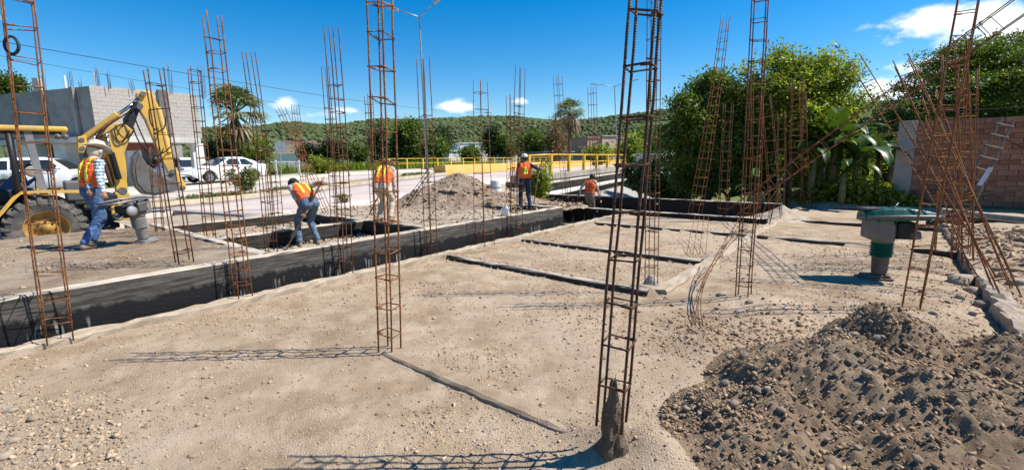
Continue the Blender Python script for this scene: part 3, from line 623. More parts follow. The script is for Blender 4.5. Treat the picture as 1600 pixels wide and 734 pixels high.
def tree(name, base, lobes, label, cat='tree', leaf=LEAF, lsize=.16, nclump=260, per=70, cl=.45, trunk_r=.16, seed=1, group=None, shell=.55, fork=None, flat=.75, tintr=(.5, 1.5)):
    """lobes: (centre, radii) world; leaves gather in clumps on twigs through the lobes"""
    rg = np.random.default_rng(seed); base = np.asarray(base, float); o = thing(name, base, label, cat, group)
    mb = MB(); fk = np.asarray(fork, float) if fork is not None else base + np.array([0, 0, .35*(lobes[0][0][2]-base[2])])
    limb(mb, base-np.array([0, 0, .15]), fk, trunk_r, trunk_r*.75, rg)
    Cs = []; tot = sum(r[0]*r[1]*r[2] for _, r in lobes)**(1)
    for c, r in lobes:
        c = np.asarray(c, float); r = np.asarray(r, float); limb(mb, fk, c-np.array([0, 0, r[2]*.3]), trunk_r*.6, trunk_r*.2, rg)
        k = max(6, int(nclump*r[0]*r[1]*r[2]/tot)); d = rg.normal(0, 1, (k, 3)); d /= np.linalg.norm(d, axis=1)[:, None]
        s = np.power(rg.uniform(shell**3, 1, k), 1/3)*rg.uniform(.72, 1.28, k); q = c+d*r*s[:, None]; Cs.append(q)
        for e in q[::max(1, k//7)]: limb(mb, c-np.array([0, 0, r[2]*.3]), e, trunk_r*.2, trunk_r*.05, rg, 4)
    mb.build('trunk', BARK, o, smooth=True); Cs = np.vstack(Cs); k = len(Cs)
    sz = cl*rg.uniform(.6, 1.4, k); cnt = np.maximum(8, rg.poisson(per, k)); idx = np.repeat(np.arange(k), cnt)
    off = rg.normal(0, .5, (len(idx), 3))*sz[idx][:, None]; off[:, 2] *= flat
    P = Cs[idx]+off; tint = rg.uniform(*tintr, k)[idx]*rg.uniform(.8, 1.2, len(idx))
    V, F_ = leaf_quads(P, lsize*rg.uniform(.6, 1.35, len(P)), rg)
    col = np.repeat(np.stack([tint*rg.uniform(.9, 1.2, len(P)), tint, tint*.9], 1), 4, 0)
    npmesh('crown', V, F_, leaf, o, og=base, col=col); return o
def pt(px, py, Y): return at(px, py, Y)
def lobe(px, py, Y, rx, ry, rd=None, dy=0): k = Y/FPX*1.01; return (at(px, py, Y+dy), (rx*k, (rd if rd else (rx+ry)/2)*k, ry*k))
def gb(px, Y):  # ground under a pixel column at distance Y
    p = at(px, 260, Y); return np.array([p[0], p[1], gz1(p[0], p[1])])
Y = 19.5
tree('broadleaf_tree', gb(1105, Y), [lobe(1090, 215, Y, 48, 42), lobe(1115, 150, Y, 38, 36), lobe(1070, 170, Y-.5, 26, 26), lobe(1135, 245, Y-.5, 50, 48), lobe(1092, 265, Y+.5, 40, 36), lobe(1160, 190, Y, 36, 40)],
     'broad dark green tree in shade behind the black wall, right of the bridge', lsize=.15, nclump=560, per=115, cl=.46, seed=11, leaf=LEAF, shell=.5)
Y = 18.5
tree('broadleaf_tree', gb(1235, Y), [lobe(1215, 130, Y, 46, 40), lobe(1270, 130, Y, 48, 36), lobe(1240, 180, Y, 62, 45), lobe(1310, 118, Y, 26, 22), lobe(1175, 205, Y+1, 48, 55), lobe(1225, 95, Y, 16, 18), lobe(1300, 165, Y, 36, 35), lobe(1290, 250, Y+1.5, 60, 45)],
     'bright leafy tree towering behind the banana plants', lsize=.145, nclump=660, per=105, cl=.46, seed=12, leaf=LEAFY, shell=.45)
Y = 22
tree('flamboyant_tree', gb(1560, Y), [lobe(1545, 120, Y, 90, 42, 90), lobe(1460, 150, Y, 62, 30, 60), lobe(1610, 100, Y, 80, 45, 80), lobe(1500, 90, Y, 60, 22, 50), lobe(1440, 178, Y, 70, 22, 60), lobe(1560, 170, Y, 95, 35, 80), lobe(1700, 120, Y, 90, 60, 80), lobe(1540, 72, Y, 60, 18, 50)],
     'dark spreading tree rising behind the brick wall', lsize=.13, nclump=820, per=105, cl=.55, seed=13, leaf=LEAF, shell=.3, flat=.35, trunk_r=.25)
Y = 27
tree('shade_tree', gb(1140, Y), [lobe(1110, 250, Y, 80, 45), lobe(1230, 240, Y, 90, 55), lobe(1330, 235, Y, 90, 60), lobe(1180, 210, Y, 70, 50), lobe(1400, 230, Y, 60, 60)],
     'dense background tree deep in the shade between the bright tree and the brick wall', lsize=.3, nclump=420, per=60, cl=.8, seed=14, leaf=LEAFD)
Y = 75
tree('round_tree', gb(637, Y), [lobe(637, 215, Y, 22, 22), lobe(628, 235, Y, 20, 16), lobe(650, 238, Y, 18, 14), lobe(640, 202, Y, 15, 12)], 'round bright green tree beyond the yellow railing', lsize=.55, nclump=170, per=60, cl=1.1, seed=15, leaf=LEAF)
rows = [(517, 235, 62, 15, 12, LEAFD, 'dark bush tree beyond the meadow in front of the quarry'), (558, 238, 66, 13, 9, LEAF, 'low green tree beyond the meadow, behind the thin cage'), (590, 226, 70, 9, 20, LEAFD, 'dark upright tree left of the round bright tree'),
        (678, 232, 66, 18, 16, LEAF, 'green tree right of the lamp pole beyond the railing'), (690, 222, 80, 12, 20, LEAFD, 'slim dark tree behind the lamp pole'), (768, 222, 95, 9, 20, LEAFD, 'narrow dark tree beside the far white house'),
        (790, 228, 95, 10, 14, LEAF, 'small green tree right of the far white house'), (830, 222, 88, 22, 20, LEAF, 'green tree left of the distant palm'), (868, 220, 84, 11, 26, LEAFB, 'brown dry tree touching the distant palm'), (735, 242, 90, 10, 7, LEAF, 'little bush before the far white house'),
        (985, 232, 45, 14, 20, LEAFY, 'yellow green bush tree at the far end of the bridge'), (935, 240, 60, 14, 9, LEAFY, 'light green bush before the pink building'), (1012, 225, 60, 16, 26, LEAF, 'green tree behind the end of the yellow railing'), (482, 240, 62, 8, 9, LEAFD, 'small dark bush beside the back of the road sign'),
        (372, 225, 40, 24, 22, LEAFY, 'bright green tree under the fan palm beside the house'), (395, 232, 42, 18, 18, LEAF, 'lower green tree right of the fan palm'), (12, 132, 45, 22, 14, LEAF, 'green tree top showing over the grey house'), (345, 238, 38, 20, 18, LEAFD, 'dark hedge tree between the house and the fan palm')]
for k, (px, py, Y, rx, ry, lf, lb) in enumerate(rows):
    tree('small_tree', gb(px, Y), [lobe(px, py, Y, rx, ry), lobe(px-rx*.35, py+ry*.35, Y, rx*.6, ry*.6), lobe(px+rx*.4, py+ry*.3, Y, rx*.6, ry*.65)], lb, lsize=.0052*Y+.05, nclump=90, per=48, cl=.0135*Y+.08, trunk_r=.12, seed=30+k, leaf=lf)
for k, (px, py, Y, rx, ry, lb) in enumerate([(1022, 275, 27, 26, 22, 'low bush added as dark shade beside the end of the bridge'), (1055, 285, 24, 34, 24, 'spreading bush added as dark shade left of the shaded tree'), (1000, 270, 34, 22, 14, 'shrub added as dark shade under the bridge railing end')]):
    tree('shade_bush', gb(px, Y), [lobe(px, py, Y, rx, ry), lobe(px-rx*.4, py+ry*.3, Y, rx*.6, ry*.6), lobe(px+rx*.4, py+ry*.2, Y, rx*.6, ry*.7)], lb, 'bush', lsize=.22, nclump=120, per=55, cl=.5, trunk_r=.1, seed=130+k, leaf=LEAFD)  # bushes added to darken the ditch where the trees' shade falls
# fan palms
def fan_palm(base, crown, rad, label, seed, skirt=12, fans=40):
    rg = np.random.default_rng(seed); base = np.asarray(base, float); crown = np.asarray(crown, float); o = thing('fan_palm', base, label, 'palm')
    mb = MB(); mb.tube([base-np.array([0, 0, .2]), base*.5+crown*.5+rg.normal(0, .08, 3), crown], [.22*rad/2, .17*rad/2, .2*rad/2], 9); mb.build('trunk', BARK, o, smooth=True)
    def fan(mbx, d, ln, n=13):
        d = nrm(d); s, u = frame(d); tip = crown + d*ln*.5 + np.array([0, 0, .05]); mbx.tube([crown, tip], .018*rad, 4, cap=False)
        for j in range(n):
            an = R(-85+170*j/(n-1)); e = d*math.cos(an)+s*math.sin(an); e = e+u*rg.normal(0, .12); L_ = ln*(.42+.16*math.cos(an))
            w = np.cross(e, u)*L_*.055; m1 = tip+e*L_*.55; q = tip+e*L_+np.array([0, 0, -.38*L_])
            mbx.add([tip, m1+w, q, m1-w], [(0, 1, 2, 3)])
    g1, g2 = MB(), MB()
    for k in range(fans):
        el = rg.uniform(-.15, 1.35); aa = rg.uniform(0, 2*math.pi); fan(g1, (math.cos(aa)*math.cos(el), math.sin(aa)*math.cos(el), math.sin(el)), rad*rg.uniform(.85, 1.1))
    for k in range(skirt):
        el = rg.uniform(-1.35, -.4); aa = rg.uniform(0, 2*math.pi); fan(g2, (math.cos(aa)*math.cos(el), math.sin(aa)*math.cos(el), math.sin(el)), rad*rg.uniform(.8, 1.05), 9)
    for nm, g_, m, t0 in (('fronds', g1, LEAFG, 1.0), ('dead_fronds', g2, LEAFB, 1.0)):
        ob = g_.build(nm, m, o); a_ = ob.data.color_attributes.new('tint', 'FLOAT_COLOR', 'POINT'); v = np.ones((len(g_.V), 4), np.float32); v[:, :3] = rg.uniform(t0*.8, t0*1.3, (len(g_.V), 1)); a_.data.foreach_set('color', v.ravel())
    return o
Y = 36; fan_palm(gb(366, Y), at(366, 178, Y), 2.5, 'big fan palm with brown skirt beside the grey house', 51)
Y = 58; fan_palm(gb(890, Y), at(891, 178, Y), 2.3, 'lone distant fan palm beyond the bridge railing', 52, 34)
# banana plants
def banana(base, h, label, seed, n=8, spread=1.0, lean=0):
    rg = np.random.default_rng(seed); base = np.asarray(base, float); o = thing('banana_plant', base, label, 'banana plant', 'banana plants before the trees')
    tip = base+np.array([lean, 0, h*.55]); mb = MB(); mb.tube([base-np.array([0, 0, .1]), base*.5+tip*.5, tip], [.13, .11, .07], 9); mb.build('stem', mat('banana_stem', (.16, .17, .06), .7, col2=(.10, .07, .035), scale=5), o, smooth=True)
    a0 = rg.uniform(0, 6)
    for k in range(n):
        aa = a0+k*2.4; el = rg.uniform(.55, 1.25); ln = h*rg.uniform(.55, .8)*spread; d = np.array([math.cos(aa), math.sin(aa), 0]); hw = ln*rg.uniform(.095, .125); V = []; F_ = []
        K = 13; p = tip.copy(); ang = el; side = np.array([-d[1], d[0], 0])
        for i_ in range(K):
            s = i_/(K-1); t = d*math.cos(ang)+np.array([0, 0, math.sin(ang)]); up = -d*math.sin(ang)+np.array([0, 0, math.cos(ang)])
            w = hw*max(.04, math.sin(math.pi*min(1, .06+.94*s)))**.7*(1 if s < .96 else .4); tear = 1 if i_ % 3 else rg.uniform(.55, .95)
            V += [p - side*w*tear + up*w*.35*tear - np.array([0, 0, rg.uniform(0, .12)*w]), p-side*w*.5+up*w*.25, p, p+side*w*.5+up*w*.25, p+side*w*tear+up*w*.35*tear-np.array([0, 0, rg.uniform(0, .12)*w])]
            p = p+t*ln/(K-1); ang -= rg.uniform(2.0, 3.0)/(K-1)*(1.0 if s > .25 else .4)
        F_ = [(i_*5+j, i_*5+j+1, (i_+1)*5+j+1, (i_+1)*5+j) for i_ in range(K-1) for j in range(4)]
        tn = rg.uniform(.7, 1.4); npmesh('leaf', np.array(V), np.array(F_), leafmat('banana_leaf', (.040, .078, .017), .25, .4), o, og=base, smooth=True, col=np.full(len(V), tn))
for k, (px, Y, h, n, lb, ln_) in enumerate([(1268, 16.6, 2.7, 9, 'banana plant next to the dense rusty cage at the ramp', .1), (1302, 16.8, 3.4, 9, 'tallest banana plant, below the bright leafy tree', 0), (1338, 16.2, 2.7, 8, 'banana plant with drooping torn leaves behind the green rammer', 0), (1372, 17.4, 3.1, 9, 'banana plant closest to the brick wall', 0), (1320, 15.8, 1.9, 7, 'young low banana plant at the edge of the undergrowth', 0), (1285, 17.6, 3.3, 9, 'dark banana plant deep behind the dense rusty cage', 0), (1352, 18.3, 3.2, 9, 'banana plant at the back, between the tallest one and the wall', 0), (1392, 17.0, 2.3, 8, 'low banana plant right beside the rendered pier', 0)]):
    banana(gb(px, Y), h, lb, 60+k, n, lean=ln_)
# undergrowth, grass, weeds
def cover(name, P, size, leaf, seed, kind='stuff', label=None, up=.9, asp=.5, cat=None):
    rg = np.random.default_rng(seed); tn = rg.uniform(.55, 1.45, len(P)); V, F_ = leaf_quads(P, size*rg.uniform(.5, 1.4, len(P)), rg, asp, up)
    o = npmesh(name, V, F_, leaf, col=np.repeat(np.stack([tn*rg.uniform(.9, 1.25, len(P)), tn, tn*.9], 1), 4, 0)); tag(o, label, cat, kind=kind); return o
rg = np.random.default_rng(77); n = 420; ca_ = rg.uniform(19.6, 21.3, n); cb_ = rg.uniform(-.7, 2.6, n); hh = (.15+.85*np.clip(.9-np.abs(cb_-.9)*.45, 0, 1))*rg.uniform(.4, 1.2, n)
idx = np.repeat(np.arange(n), 36); p = ca_[idx][:, None]*AD+cb_[idx][:, None]*BD+rg.normal(0, .13, (len(idx), 2)); z = rg.uniform(0, 1, len(idx))*hh[idx]
cover('undergrowth', np.column_stack([p, ground_z(p[:, 0], p[:, 1])+z]), .15, LEAFY, 78, label='bright green undergrowth between the pad and the banana plants', cat='undergrowth')
def blades(name, P, h, leaf, seed, label, w=.02):
    rg = np.random.default_rng(seed); n = len(P); d = np.column_stack([rg.normal(0, .35, n), rg.normal(0, .35, n), np.ones(n)]); hh = h*rg.uniform(.5, 1.3, n)[:, None]; s = rg.normal(0, 1, (n, 3)); s[:, 2] = 0; s /= np.linalg.norm(s, axis=1)[:, None]; w = w*rg.uniform(.6, 1.4, n)[:, None]
    V = np.stack([P-s*w, P+s*w, P+d*hh+s*w*.15, P+d*hh-s*w*.15], 1).reshape(-1, 3); tn = np.repeat(rg.uniform(.6, 1.5, n), 4)
    o = npmesh(name, V, np.arange(4*n).reshape(n, 4), leaf, col=np.stack([tn*1.1, tn, tn*.8], 1)); tag(o, label, 'grass', kind='stuff')
u = rg.uniform(0, 24.2, 3600); nn = rg.uniform(-18.55, -17.55, 3600); keep = fbm(np.stack([u, nn], 1), .5, 3, 3) > .52; u, nn = u[keep], nn[keep]
P = u[:, None]*RU+nn[:, None]*RN; blades('grass', np.column_stack([P, zroad(u)+.12]), .14, LEAFG, 81, 'short grass growing on the kerbed median strip', .05)
u = rg.uniform(10, 60, 26000); nn = rg.uniform(-52, -31.5, 26000); keep = fbm(np.stack([u, nn], 1), .15, 3, 4) > .38; u, nn = u[keep], nn[keep]; P = u[:, None]*RU+nn[:, None]*RN
blades('meadow_grass', np.column_stack([P, ground_z(P[:, 0], P[:, 1])-.05]), .8, LEAFY, 82, 'tall green grass on the meadow beyond the road', .10)
# shrubs near the road and bridge
def shrub(label, base, r, h, leaf, seed, n=900, ls=.14, up=.9, stems=6):
    rg = np.random.default_rng(seed); base = np.asarray(base, float); o = thing('shrub', base, label, 'shrub'); mb = MB(); P = []
    for k in range(stems):
        aa = rg.uniform(0, 6.28); e = base+np.array([math.cos(aa)*r*rg.uniform(.2, .8), math.sin(aa)*r*rg.uniform(.2, .8), h*rg.uniform(.55, .95)]); limb(mb, base-np.array([0, 0, .05]), e, .02, .006, rg); 
        for s in np.linspace(.25, 1, 7): P.append((base+(e-base)*s)+rg.normal(0, .18*r, (n//(stems*7), 3)))
    mb.build('stem', BARK, o); P = np.vstack(P); tn = rg.uniform(.6, 1.4, len(P)); V, F_ = leaf_quads(P, ls*rg.uniform(.5, 1.4, len(P)), rg, .35, up); npmesh('foliage', V, F_, leaf, o, og=base, col=np.repeat(np.stack([tn*1.1, tn, tn*.8], 1), 4, 0)); return o
p = G(842, 312, .7); shrub('feathery light green shrub at the near end of the bridge railing', (at(842, 300, 17.5)[0], 17.5, .28), .75, 1.5, LEAFY, 90, 2600, .16, stems=12)
p = at(383, 300, 21.0); shrub('grey green shrub on the median in front of the white sedan', (p[0], p[1], zroad(p[:2]@RU)+.1), .8, 1.0, LEAFG, 91, 1500, .2, stems=9)
p = at(503, 265, 34); shrub('bright green bush at the meadow edge across the road', (p[0], p[1], zroad(p[:2]@RU)), 1.1, 1.3, LEAFY, 92, 1600, .3, stems=9)
p = G(537, 318, .5); shrub('small dry weed on the roadside by the slim cages', (p[0], p[1], .46), .3, .4, LEAFG, 93, 300, .1)
# the wood on the hill: one mass
rg = np.random.default_rng(95); n = 30000; a_ = rg.uniform(-42, 24, n); r_ = 205*np.power(720/205, rg.uniform(0, 1, n)**.8); x = r_*np.sin(np.radians(a_)); y = r_*np.cos(np.radians(a_))
kp = ~quarry(a_, r_, x, y) & (fbm(np.stack([x, y], 1), .022, 3, 41) > .30); x, y, r_ = x[kp], y[kp], r_[kp]; n = len(x); s = rg.uniform(.9, 2.6, n)*(.6+.45*r_/500); z = hill_z(x, y)
ph = (1+5**.5)/2; ico = np.array([(-1, ph, 0), (1, ph, 0), (-1, -ph, 0), (1, -ph, 0), (0, -1, ph), (0, 1, ph), (0, -1, -ph), (0, 1, -ph), (ph, 0, -1), (ph, 0, 1), (-ph, 0, -1), (-ph, 0, 1)])/1.9
icf = np.array([(0, 11, 5), (0, 5, 1), (0, 1, 7), (0, 7, 10), (0, 10, 11), (1, 5, 9), (5, 11, 4), (11, 10, 2), (10, 7, 6), (7, 1, 8), (3, 9, 4), (3, 4, 2), (3, 2, 6), (3, 6, 8), (3, 8, 9), (4, 9, 5), (2, 4, 11), (6, 2, 10), (8, 6, 7), (9, 8, 1)])
V = ico[None]*s[:, None, None]*rg.uniform(.45, 1.45, (n, 12, 1)); V[:, :, 2] *= .85; V += np.stack([x, y, z+s*.3], 1)[:, None]; tn = np.repeat(rg.uniform(.8, 1.15, n)*(.8+.5*fbm(np.stack([x, y], 1), .02, 3, 44)), 12)
fo = npmesh('wood', V.reshape(-1, 3), (icf[None]+12*np.arange(n)[:, None, None]).reshape(-1, 3), mat('wood_foliage', (.066, .092, .036), .9, col2=(.095, .115, .048), scale=.2, bump=.9, bscale=1.2, spec=.1, tint=True), col=np.stack([tn*1.05, tn, tn], 1)); tag(fo, 'green wood covering the long hill', 'wood', kind='stuff')
# ------------------------------------------------------------------ bridge, lamps, far buildings
YEL = mat('yellow_paint', (.72, .44, .035), .55, col2=(.55, .31, .03), scale=3, spec=.4); ORA = mat('orange_paint', (.78, .40, .09), .8, col2=(.72, .45, .17), scale=1.0)
WHT = mat('white_plaster', (.74, .72, .67), .85, col2=(.60, .57, .52), scale=1.5); GREYM = mat('galvanised_steel', (.36, .38, .39), .5, .2, metal=.5)
DARKG = mat('dark_window', (.02, .022, .025), .15, spec=.5)
def zr1(u): return float(zroad(np.array([u]))[0])
def railing(label, n, u0, u1, h, sp, pw, zoff=0.):
    o = thing('bridge_railing', UN(u0, n, zr1(u0)), label, 'railing'); k = int((u1-u0)/sp)
    pm = MB(); pm.box((-pw/2, -pw*.35, 0), (pw/2, pw*.35, h)); me = bpy.data.meshes.new('post'); me.from_pydata(pm.V, [], pm.F); me.materials.append(YEL)
    for i_ in range(k+1):
        u = u0+i_*sp; c = bpy.data.objects.new('post', me); COL.objects.link(c); c.parent = o; c.location = Vector(UN(u, n, zr1(u)+zoff)-ORG[o]); c.rotation_euler = (0, 0, -RH+math.pi/2)
    for hh, r in ((h-.03, .055*pw/.25), (h*.52, .042*pw/.25)):
        mb = MB(); us = np.arange(u0-.2, u0+k*sp+.3, 2.5); mb.tube([UN(u, n+.002, zr1(u)+zoff+hh) for u in us], r, 8); mb.build('rail', YEL, o, smooth=True)
railing('yellow railing with thick posts on the near side of the bridge', -10.15, 22.0, 64, 1.08, 3.1, .24, .1)
railing('yellow railing with thin posts on the far side of the bridge', -30.4, 34.0, 82, 1.05, 2.6, .15, .16)
mb = MB(); us = np.arange(24.7, 80, 1.5)
for s0, s1 in zip(us[:-1], us[1:]): mb.prism([UN(s0, -17.3, zr1(s0)-.2), UN(s1, -17.3, zr1(s1)-.2), UN(s1, -17.38, zr1(s1)+.62), UN(s0, -17.38, zr1(s0)+.62)], UN(0, -.9, 0))
tag(mb.build('median_wall', ORA, origin=UN(24.7, -17.7, zr1(24.7)-.2)), 'low orange painted wall dividing the road on the bridge', 'wall')
o = thing('bridge', UN(23.5, -10, -.6), 'concrete road bridge over the ditch, its edge beams in layers', 'bridge')
def ubox(mb, u0, u1, n0, n1, z0, z1):
    p = [UN(u0, n0), UN(u1, n0), UN(u1, n1), UN(u0, n1)]; mb.prism([q+np.array([0, 0, z0]) for q in p], (0, 0, z1-z0))
mb = MB(); ubox(mb, 20.5, 70, -10.5, -9.75, .70, 1.04); mb.build('deck_edge', CEM, o, bevel=.02)
mb = MB(); ubox(mb, 20.8, 70, -10.4, -9.45, .52, .62); mb.build('ledge', mat('pale_ledge', (.52, .48, .42), .9, col2=(.4, .36, .31), scale=2), o, bevel=.02)
mb = MB(); ubox(mb, 21.2, 70, -10.8, -9.9, .05, .52); mb.build('girder', mat('shaded_gap_concrete', (.16, .145, .12), .9, col2=(.09, .08, .07), scale=2), o)  # girder coloured dark to paint the shaded gap below the deck
mb = MB(); ubox(mb, 21, 70, -10.3, -9.2, -.12, .03); mb.build('pipe_ledge', mat('white_concrete', (.66, .64, .60), .9, col2=(.5, .47, .42), scale=2), o, bevel=.02)
mb = MB(); ubox(mb, 19.8, 22.0, -12.5, -9.9, -1.6, .45); mb.build('abutment', CEM, o)
mb = MB(); mb.prism([UN(22, -10.2, -.3), UN(40, -10.2, -.3), UN(40, -6.5, -1.7), UN(22, -6.5, -1.7)], (0, 0, -.25)); tag(mb.build('ditch_lining', mat('bright_concrete', (.33, .31, .28), .85, col2=(.25, .235, .21), scale=1.2)), kind='structure')
# street lamps with two arms
def lamp(base, top, la, ra, label, r=.075):
    o = thing('street_lamp', base, label, 'street lamp', 'double arm street lamps on the median'); base = np.asarray(base, float); top = np.asarray(top, float)
    mb = MB(); mb.tube([base, base+np.array([0, 0, .02]), top], [r*1.15, r*1.15, r*.7], 10); mb.box(base-np.array([.2, .2, .1]), base+np.array([.2, .2, .06])); mb.build('pole', GREYM, o, smooth=False)
    for e in (la, ra):
        e = np.asarray(e, float); mb = MB(); mb.tube([top-np.array([0, 0, .1]), top*.5+e*.5-np.array([0, 0, .02]), e], [r*.55, r*.5, r*.4], 8); mb.build('arm', GREYM, o, smooth=True)
        d = nrm(e-top); mb = MB(); mb.obox(e+d*.3, (d, nrm(np.cross(d, (0, 0, 1))), np.cross(nrm(np.cross(d, (0, 0, 1))), d)*-1), (.38, .15, .07)); mb.build('lamp_head', mat('lamp_head_grey', (.45, .46, .47), .5), o, bevel=.03)
Yl = 33.0; bs = at(668, 273, Yl); lamp(bs, at(655, 25, Yl), at(621, 16, Yl), at(679, 5, Yl), 'tall grey street lamp rising behind the dark cage at the soil heap')
Yl = 66.0; bs = at(965, 262, Yl); lamp(bs, at(960, 134, Yl), at(931, 132, Yl), at(990, 126, Yl), 'farther street lamp whose head shows past the thick black cage')
# overhead wires
def wire(label, P, r=.014):
    mb = MB(); mb.tube([np.asarray(p) for p in P], r, 5); tag(mb.build('power_line', mat('black_cable', (.02, .02, .02), .7)), label, 'cable')
def cat_pts(p, q, sag, k=24): p, q = np.asarray(p), np.asarray(q); return [p+(q-p)*s-np.array([0, 0, sag*4*s*(1-s)]) for s in np.linspace(0, 1, k)]
up = gb(764, 150); utop = up+np.array([0, 0, 16.5])
o = thing('utility_pole', up, 'far utility pole among the trees carrying the overhead cables', 'pole'); mb = MB(); mb.tube([up, utop], [.2, .14], 8); mb.build('pole', CEM, o); mb = MB(); mb.box(utop-np.array([1.2, .1, .7]), utop+np.array([1.2, .1, -.55])); mb.build('crossarm', CEM, o)
wire('upper overhead power cable over the grey house', cat_pts(at(-140, 40, 24), utop+np.array([0, 0, -.5]), 1.2), .02)
wire('lower overhead cable over the grey house', cat_pts(at(-140, 62, 25), utop+np.array([-1.1, 0, -.55]), 2.6), .012)
# far buildings
def bldg(name, px0, px1, pyb, pyt, Y, dep, m, label, wins=(), roof=None, cat='house', yaw=R(34)):
    a = at(px0, pyb, Y); b = at(px1, pyb, Y); zt = at((px0+px1)/2, pyt, Y)[2]; zb = min(a[2], 0)-.4
    o = thing(name, ((a[0]+b[0])/2, Y, zb), label, cat); o.rotation_euler = (0, 0, yaw); mb = MB(); mb.box((a[0], Y, zb), (b[0], Y+dep, zt)); mb.build('wall', m, o)
    mb = MB(); mb.box((a[0]-.2, Y-.25, zt), (b[0]+.2, Y+dep+.2, zt+.18)); mb.build('roof', roof or m, o)
    for wx0, wx1, wy0, wy1 in wins:
        p = at(wx0, wy1, Y); q = at(wx1, wy0, Y); mb = MB(); mb.box((p[0], Y-.06, p[2]), (q[0], Y+.05, q[2])); w = mb.build('window', DARKG, o)
    return o
bldg('far_house', 716, 776, 241, 224, 120, 9, WHT, 'far white flat roofed house beyond the railing', [(722, 727, 229, 236), (732, 741, 226, 238), (752, 757, 229, 235), (764, 769, 229, 235)])
bldg('far_house', 700, 724, 242, 236, 112, 6, WHT, 'low white annex left of the far white house', [(708, 712, 238, 240)])
bldg('shed', 843, 903, 247, 238, 84, 8, mat('shed_dark', (.06, .06, .065), .8, col2=(.2, .2, .2), scale=.5), 'long dark shed with pale roof under the distant palm', [(872, 876, 240, 246), (884, 890, 240, 246)], GREYM, 'shed')
bldg('far_house', 905, 1003, 247, 216, 96, 9, mat('pink_plaster', (.52, .30, .24), .85, col2=(.42, .25, .20), scale=.6), 'pinkish building behind the right part of the railing', [(915, 925, 224, 234), (935, 945, 224, 234), (985, 994, 222, 232)])
bldg('far_house', 936, 968, 240, 213, 95.2, 5, mat('salmon_brick', (.50, .36, .29), .85, col2=(.42, .29, .23), scale=.6), 'pale brick block in front of the pinkish building', [(944, 950, 222, 230)])
bldg('far_house', 787, 838, 246, 239, 105, 8, WHT, 'row of low white sheds between the far house and the distant palm', [(795, 800, 241, 245), (812, 817, 241, 245), (826, 830, 241, 245)])
bldg('far_wall', 436, 502, 249, 240, 105, .4, WHT, 'long low white wall below the quarry', (), None, 'wall', R(12))
bldg('kiosk', 906, 922, 266, 250, 62, 1.6, mat('green_paint', (.05, .32, .16), .6), 'green kiosk seen through the bridge railing', [(910, 916, 253, 257)], None, 'kiosk')
bldg('white_gap_wall', 1036, 1090, 268, 243, 33, 3, WHT, 'white wall added behind the dark tree to show as bright gaps', [(1060, 1066, 250, 258)], None, 'shed')  # white wall added behind the tree, seen as gaps of light
p = at(967, 246, 60); o = thing('road_panel', (p[0], 60, .9), 'yellow panel on a post beyond the bridge', 'sign'); mb = MB(); mb.box((p[0]-.05, 60, .9), (p[0]+.05, 60.1, 2.4)); mb.build('post', GREYM, o); mb = MB(); mb.box((p[0]-.7, 59.95, 2.0), (p[0]+.7, 59.99, 3.1)); mb.build('panel', YEL, o)
# back of a road sign
p = at(439, 275, 31); zb = zr1(p[:2]@RU); c = at(438, 229, 31); o = thing('road_sign', (p[0], 31, zb), 'back of an octagonal road sign on a thin pole by the meadow', 'sign')
mb = MB(); mb.tube([(p[0], 31.02, zb), (c[0], 31.02, c[2]+.3)], .03, 8); mb.build('pole', GREYM, o); mb = MB(); mb.lathe([(.40, -.006), (.40, .006)], (c[0], 30.97, c[2]), (0, 1, 0), 8); mb.build('plate', mat('sign_back', (.55, .56, .57), .5, metal=.3), o)
# pipe fence by the sedan
o = thing('pipe_fence', at(390, 275, 33)*np.array([1, 1, 0])+np.array([0, 0, .7]), 'thin pipe fence on pale posts behind the white sedan', 'fence')
for px in (352, 383, 406, 430, 466):
    q = at(px, 253, 33); mb = MB(); mb.box((q[0]-.06, 32.94, .5), (q[0]+.06, 33.06, q[2]+.12)); mb.build('post', WHT, o)
mb = MB(); mb.tube([at(336, 253, 33), at(470, 253, 33)], .035, 7); mb.build('rail', WHT, o)
# ------------------------------------------------------------------ grey block house
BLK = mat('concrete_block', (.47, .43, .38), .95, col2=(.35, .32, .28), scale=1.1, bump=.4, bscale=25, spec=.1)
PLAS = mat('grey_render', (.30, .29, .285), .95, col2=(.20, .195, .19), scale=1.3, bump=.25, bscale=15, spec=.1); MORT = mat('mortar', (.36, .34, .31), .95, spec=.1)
cM = at(166, 300, 24.7); cM = np.array([cM[0], cM[1], .55]); dR = np.array([AD[0], AD[1], 0]); dR = nrm(at(326, 294, 28.6)*np.array([1, 1, 0])-cM*np.array([1, 1, 0])); dL = nrm(np.array([-.95, .31, 0])); UPZ = np.array([0, 0, 1.])
LR = np.linalg.norm((at(326, 294, 28.6)-cM)[:2]); nR = np.array([dR[1], -dR[0], 0]); nL = np.array([dL[1], -dL[0], 0]); nL = nL if nL[1] < 0 else -nL; nR = nR if nR[0] > 0 else -nR
house = thing('block_house', cM, 'unfinished two storey house with grey block upper floor and white carport below', 'house')
z1, z2 = 3.45, 6.12
mb = MB(); LL = 9.5; back = cM+dR*LR+dL*LL
def poly(z, ins=0): return [cM+UPZ*z-nR*ins-nL*ins, cM+dR*LR+UPZ*z-nR*ins, cM+dR*LR+dL*LL+UPZ*z, cM+dL*LL+UPZ*z-nL*ins]
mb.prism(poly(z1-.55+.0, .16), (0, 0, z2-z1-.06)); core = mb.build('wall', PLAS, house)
mb = MB(); mb.prism([p+nR*.25+nL*.22 for p in poly(z1-.85)], (0, 0, .3)); mb.build('slab', mat('slab_concrete', (.56, .53, .48), .9, col2=(.45, .42, .37), scale=1.5), house, bevel=.02)
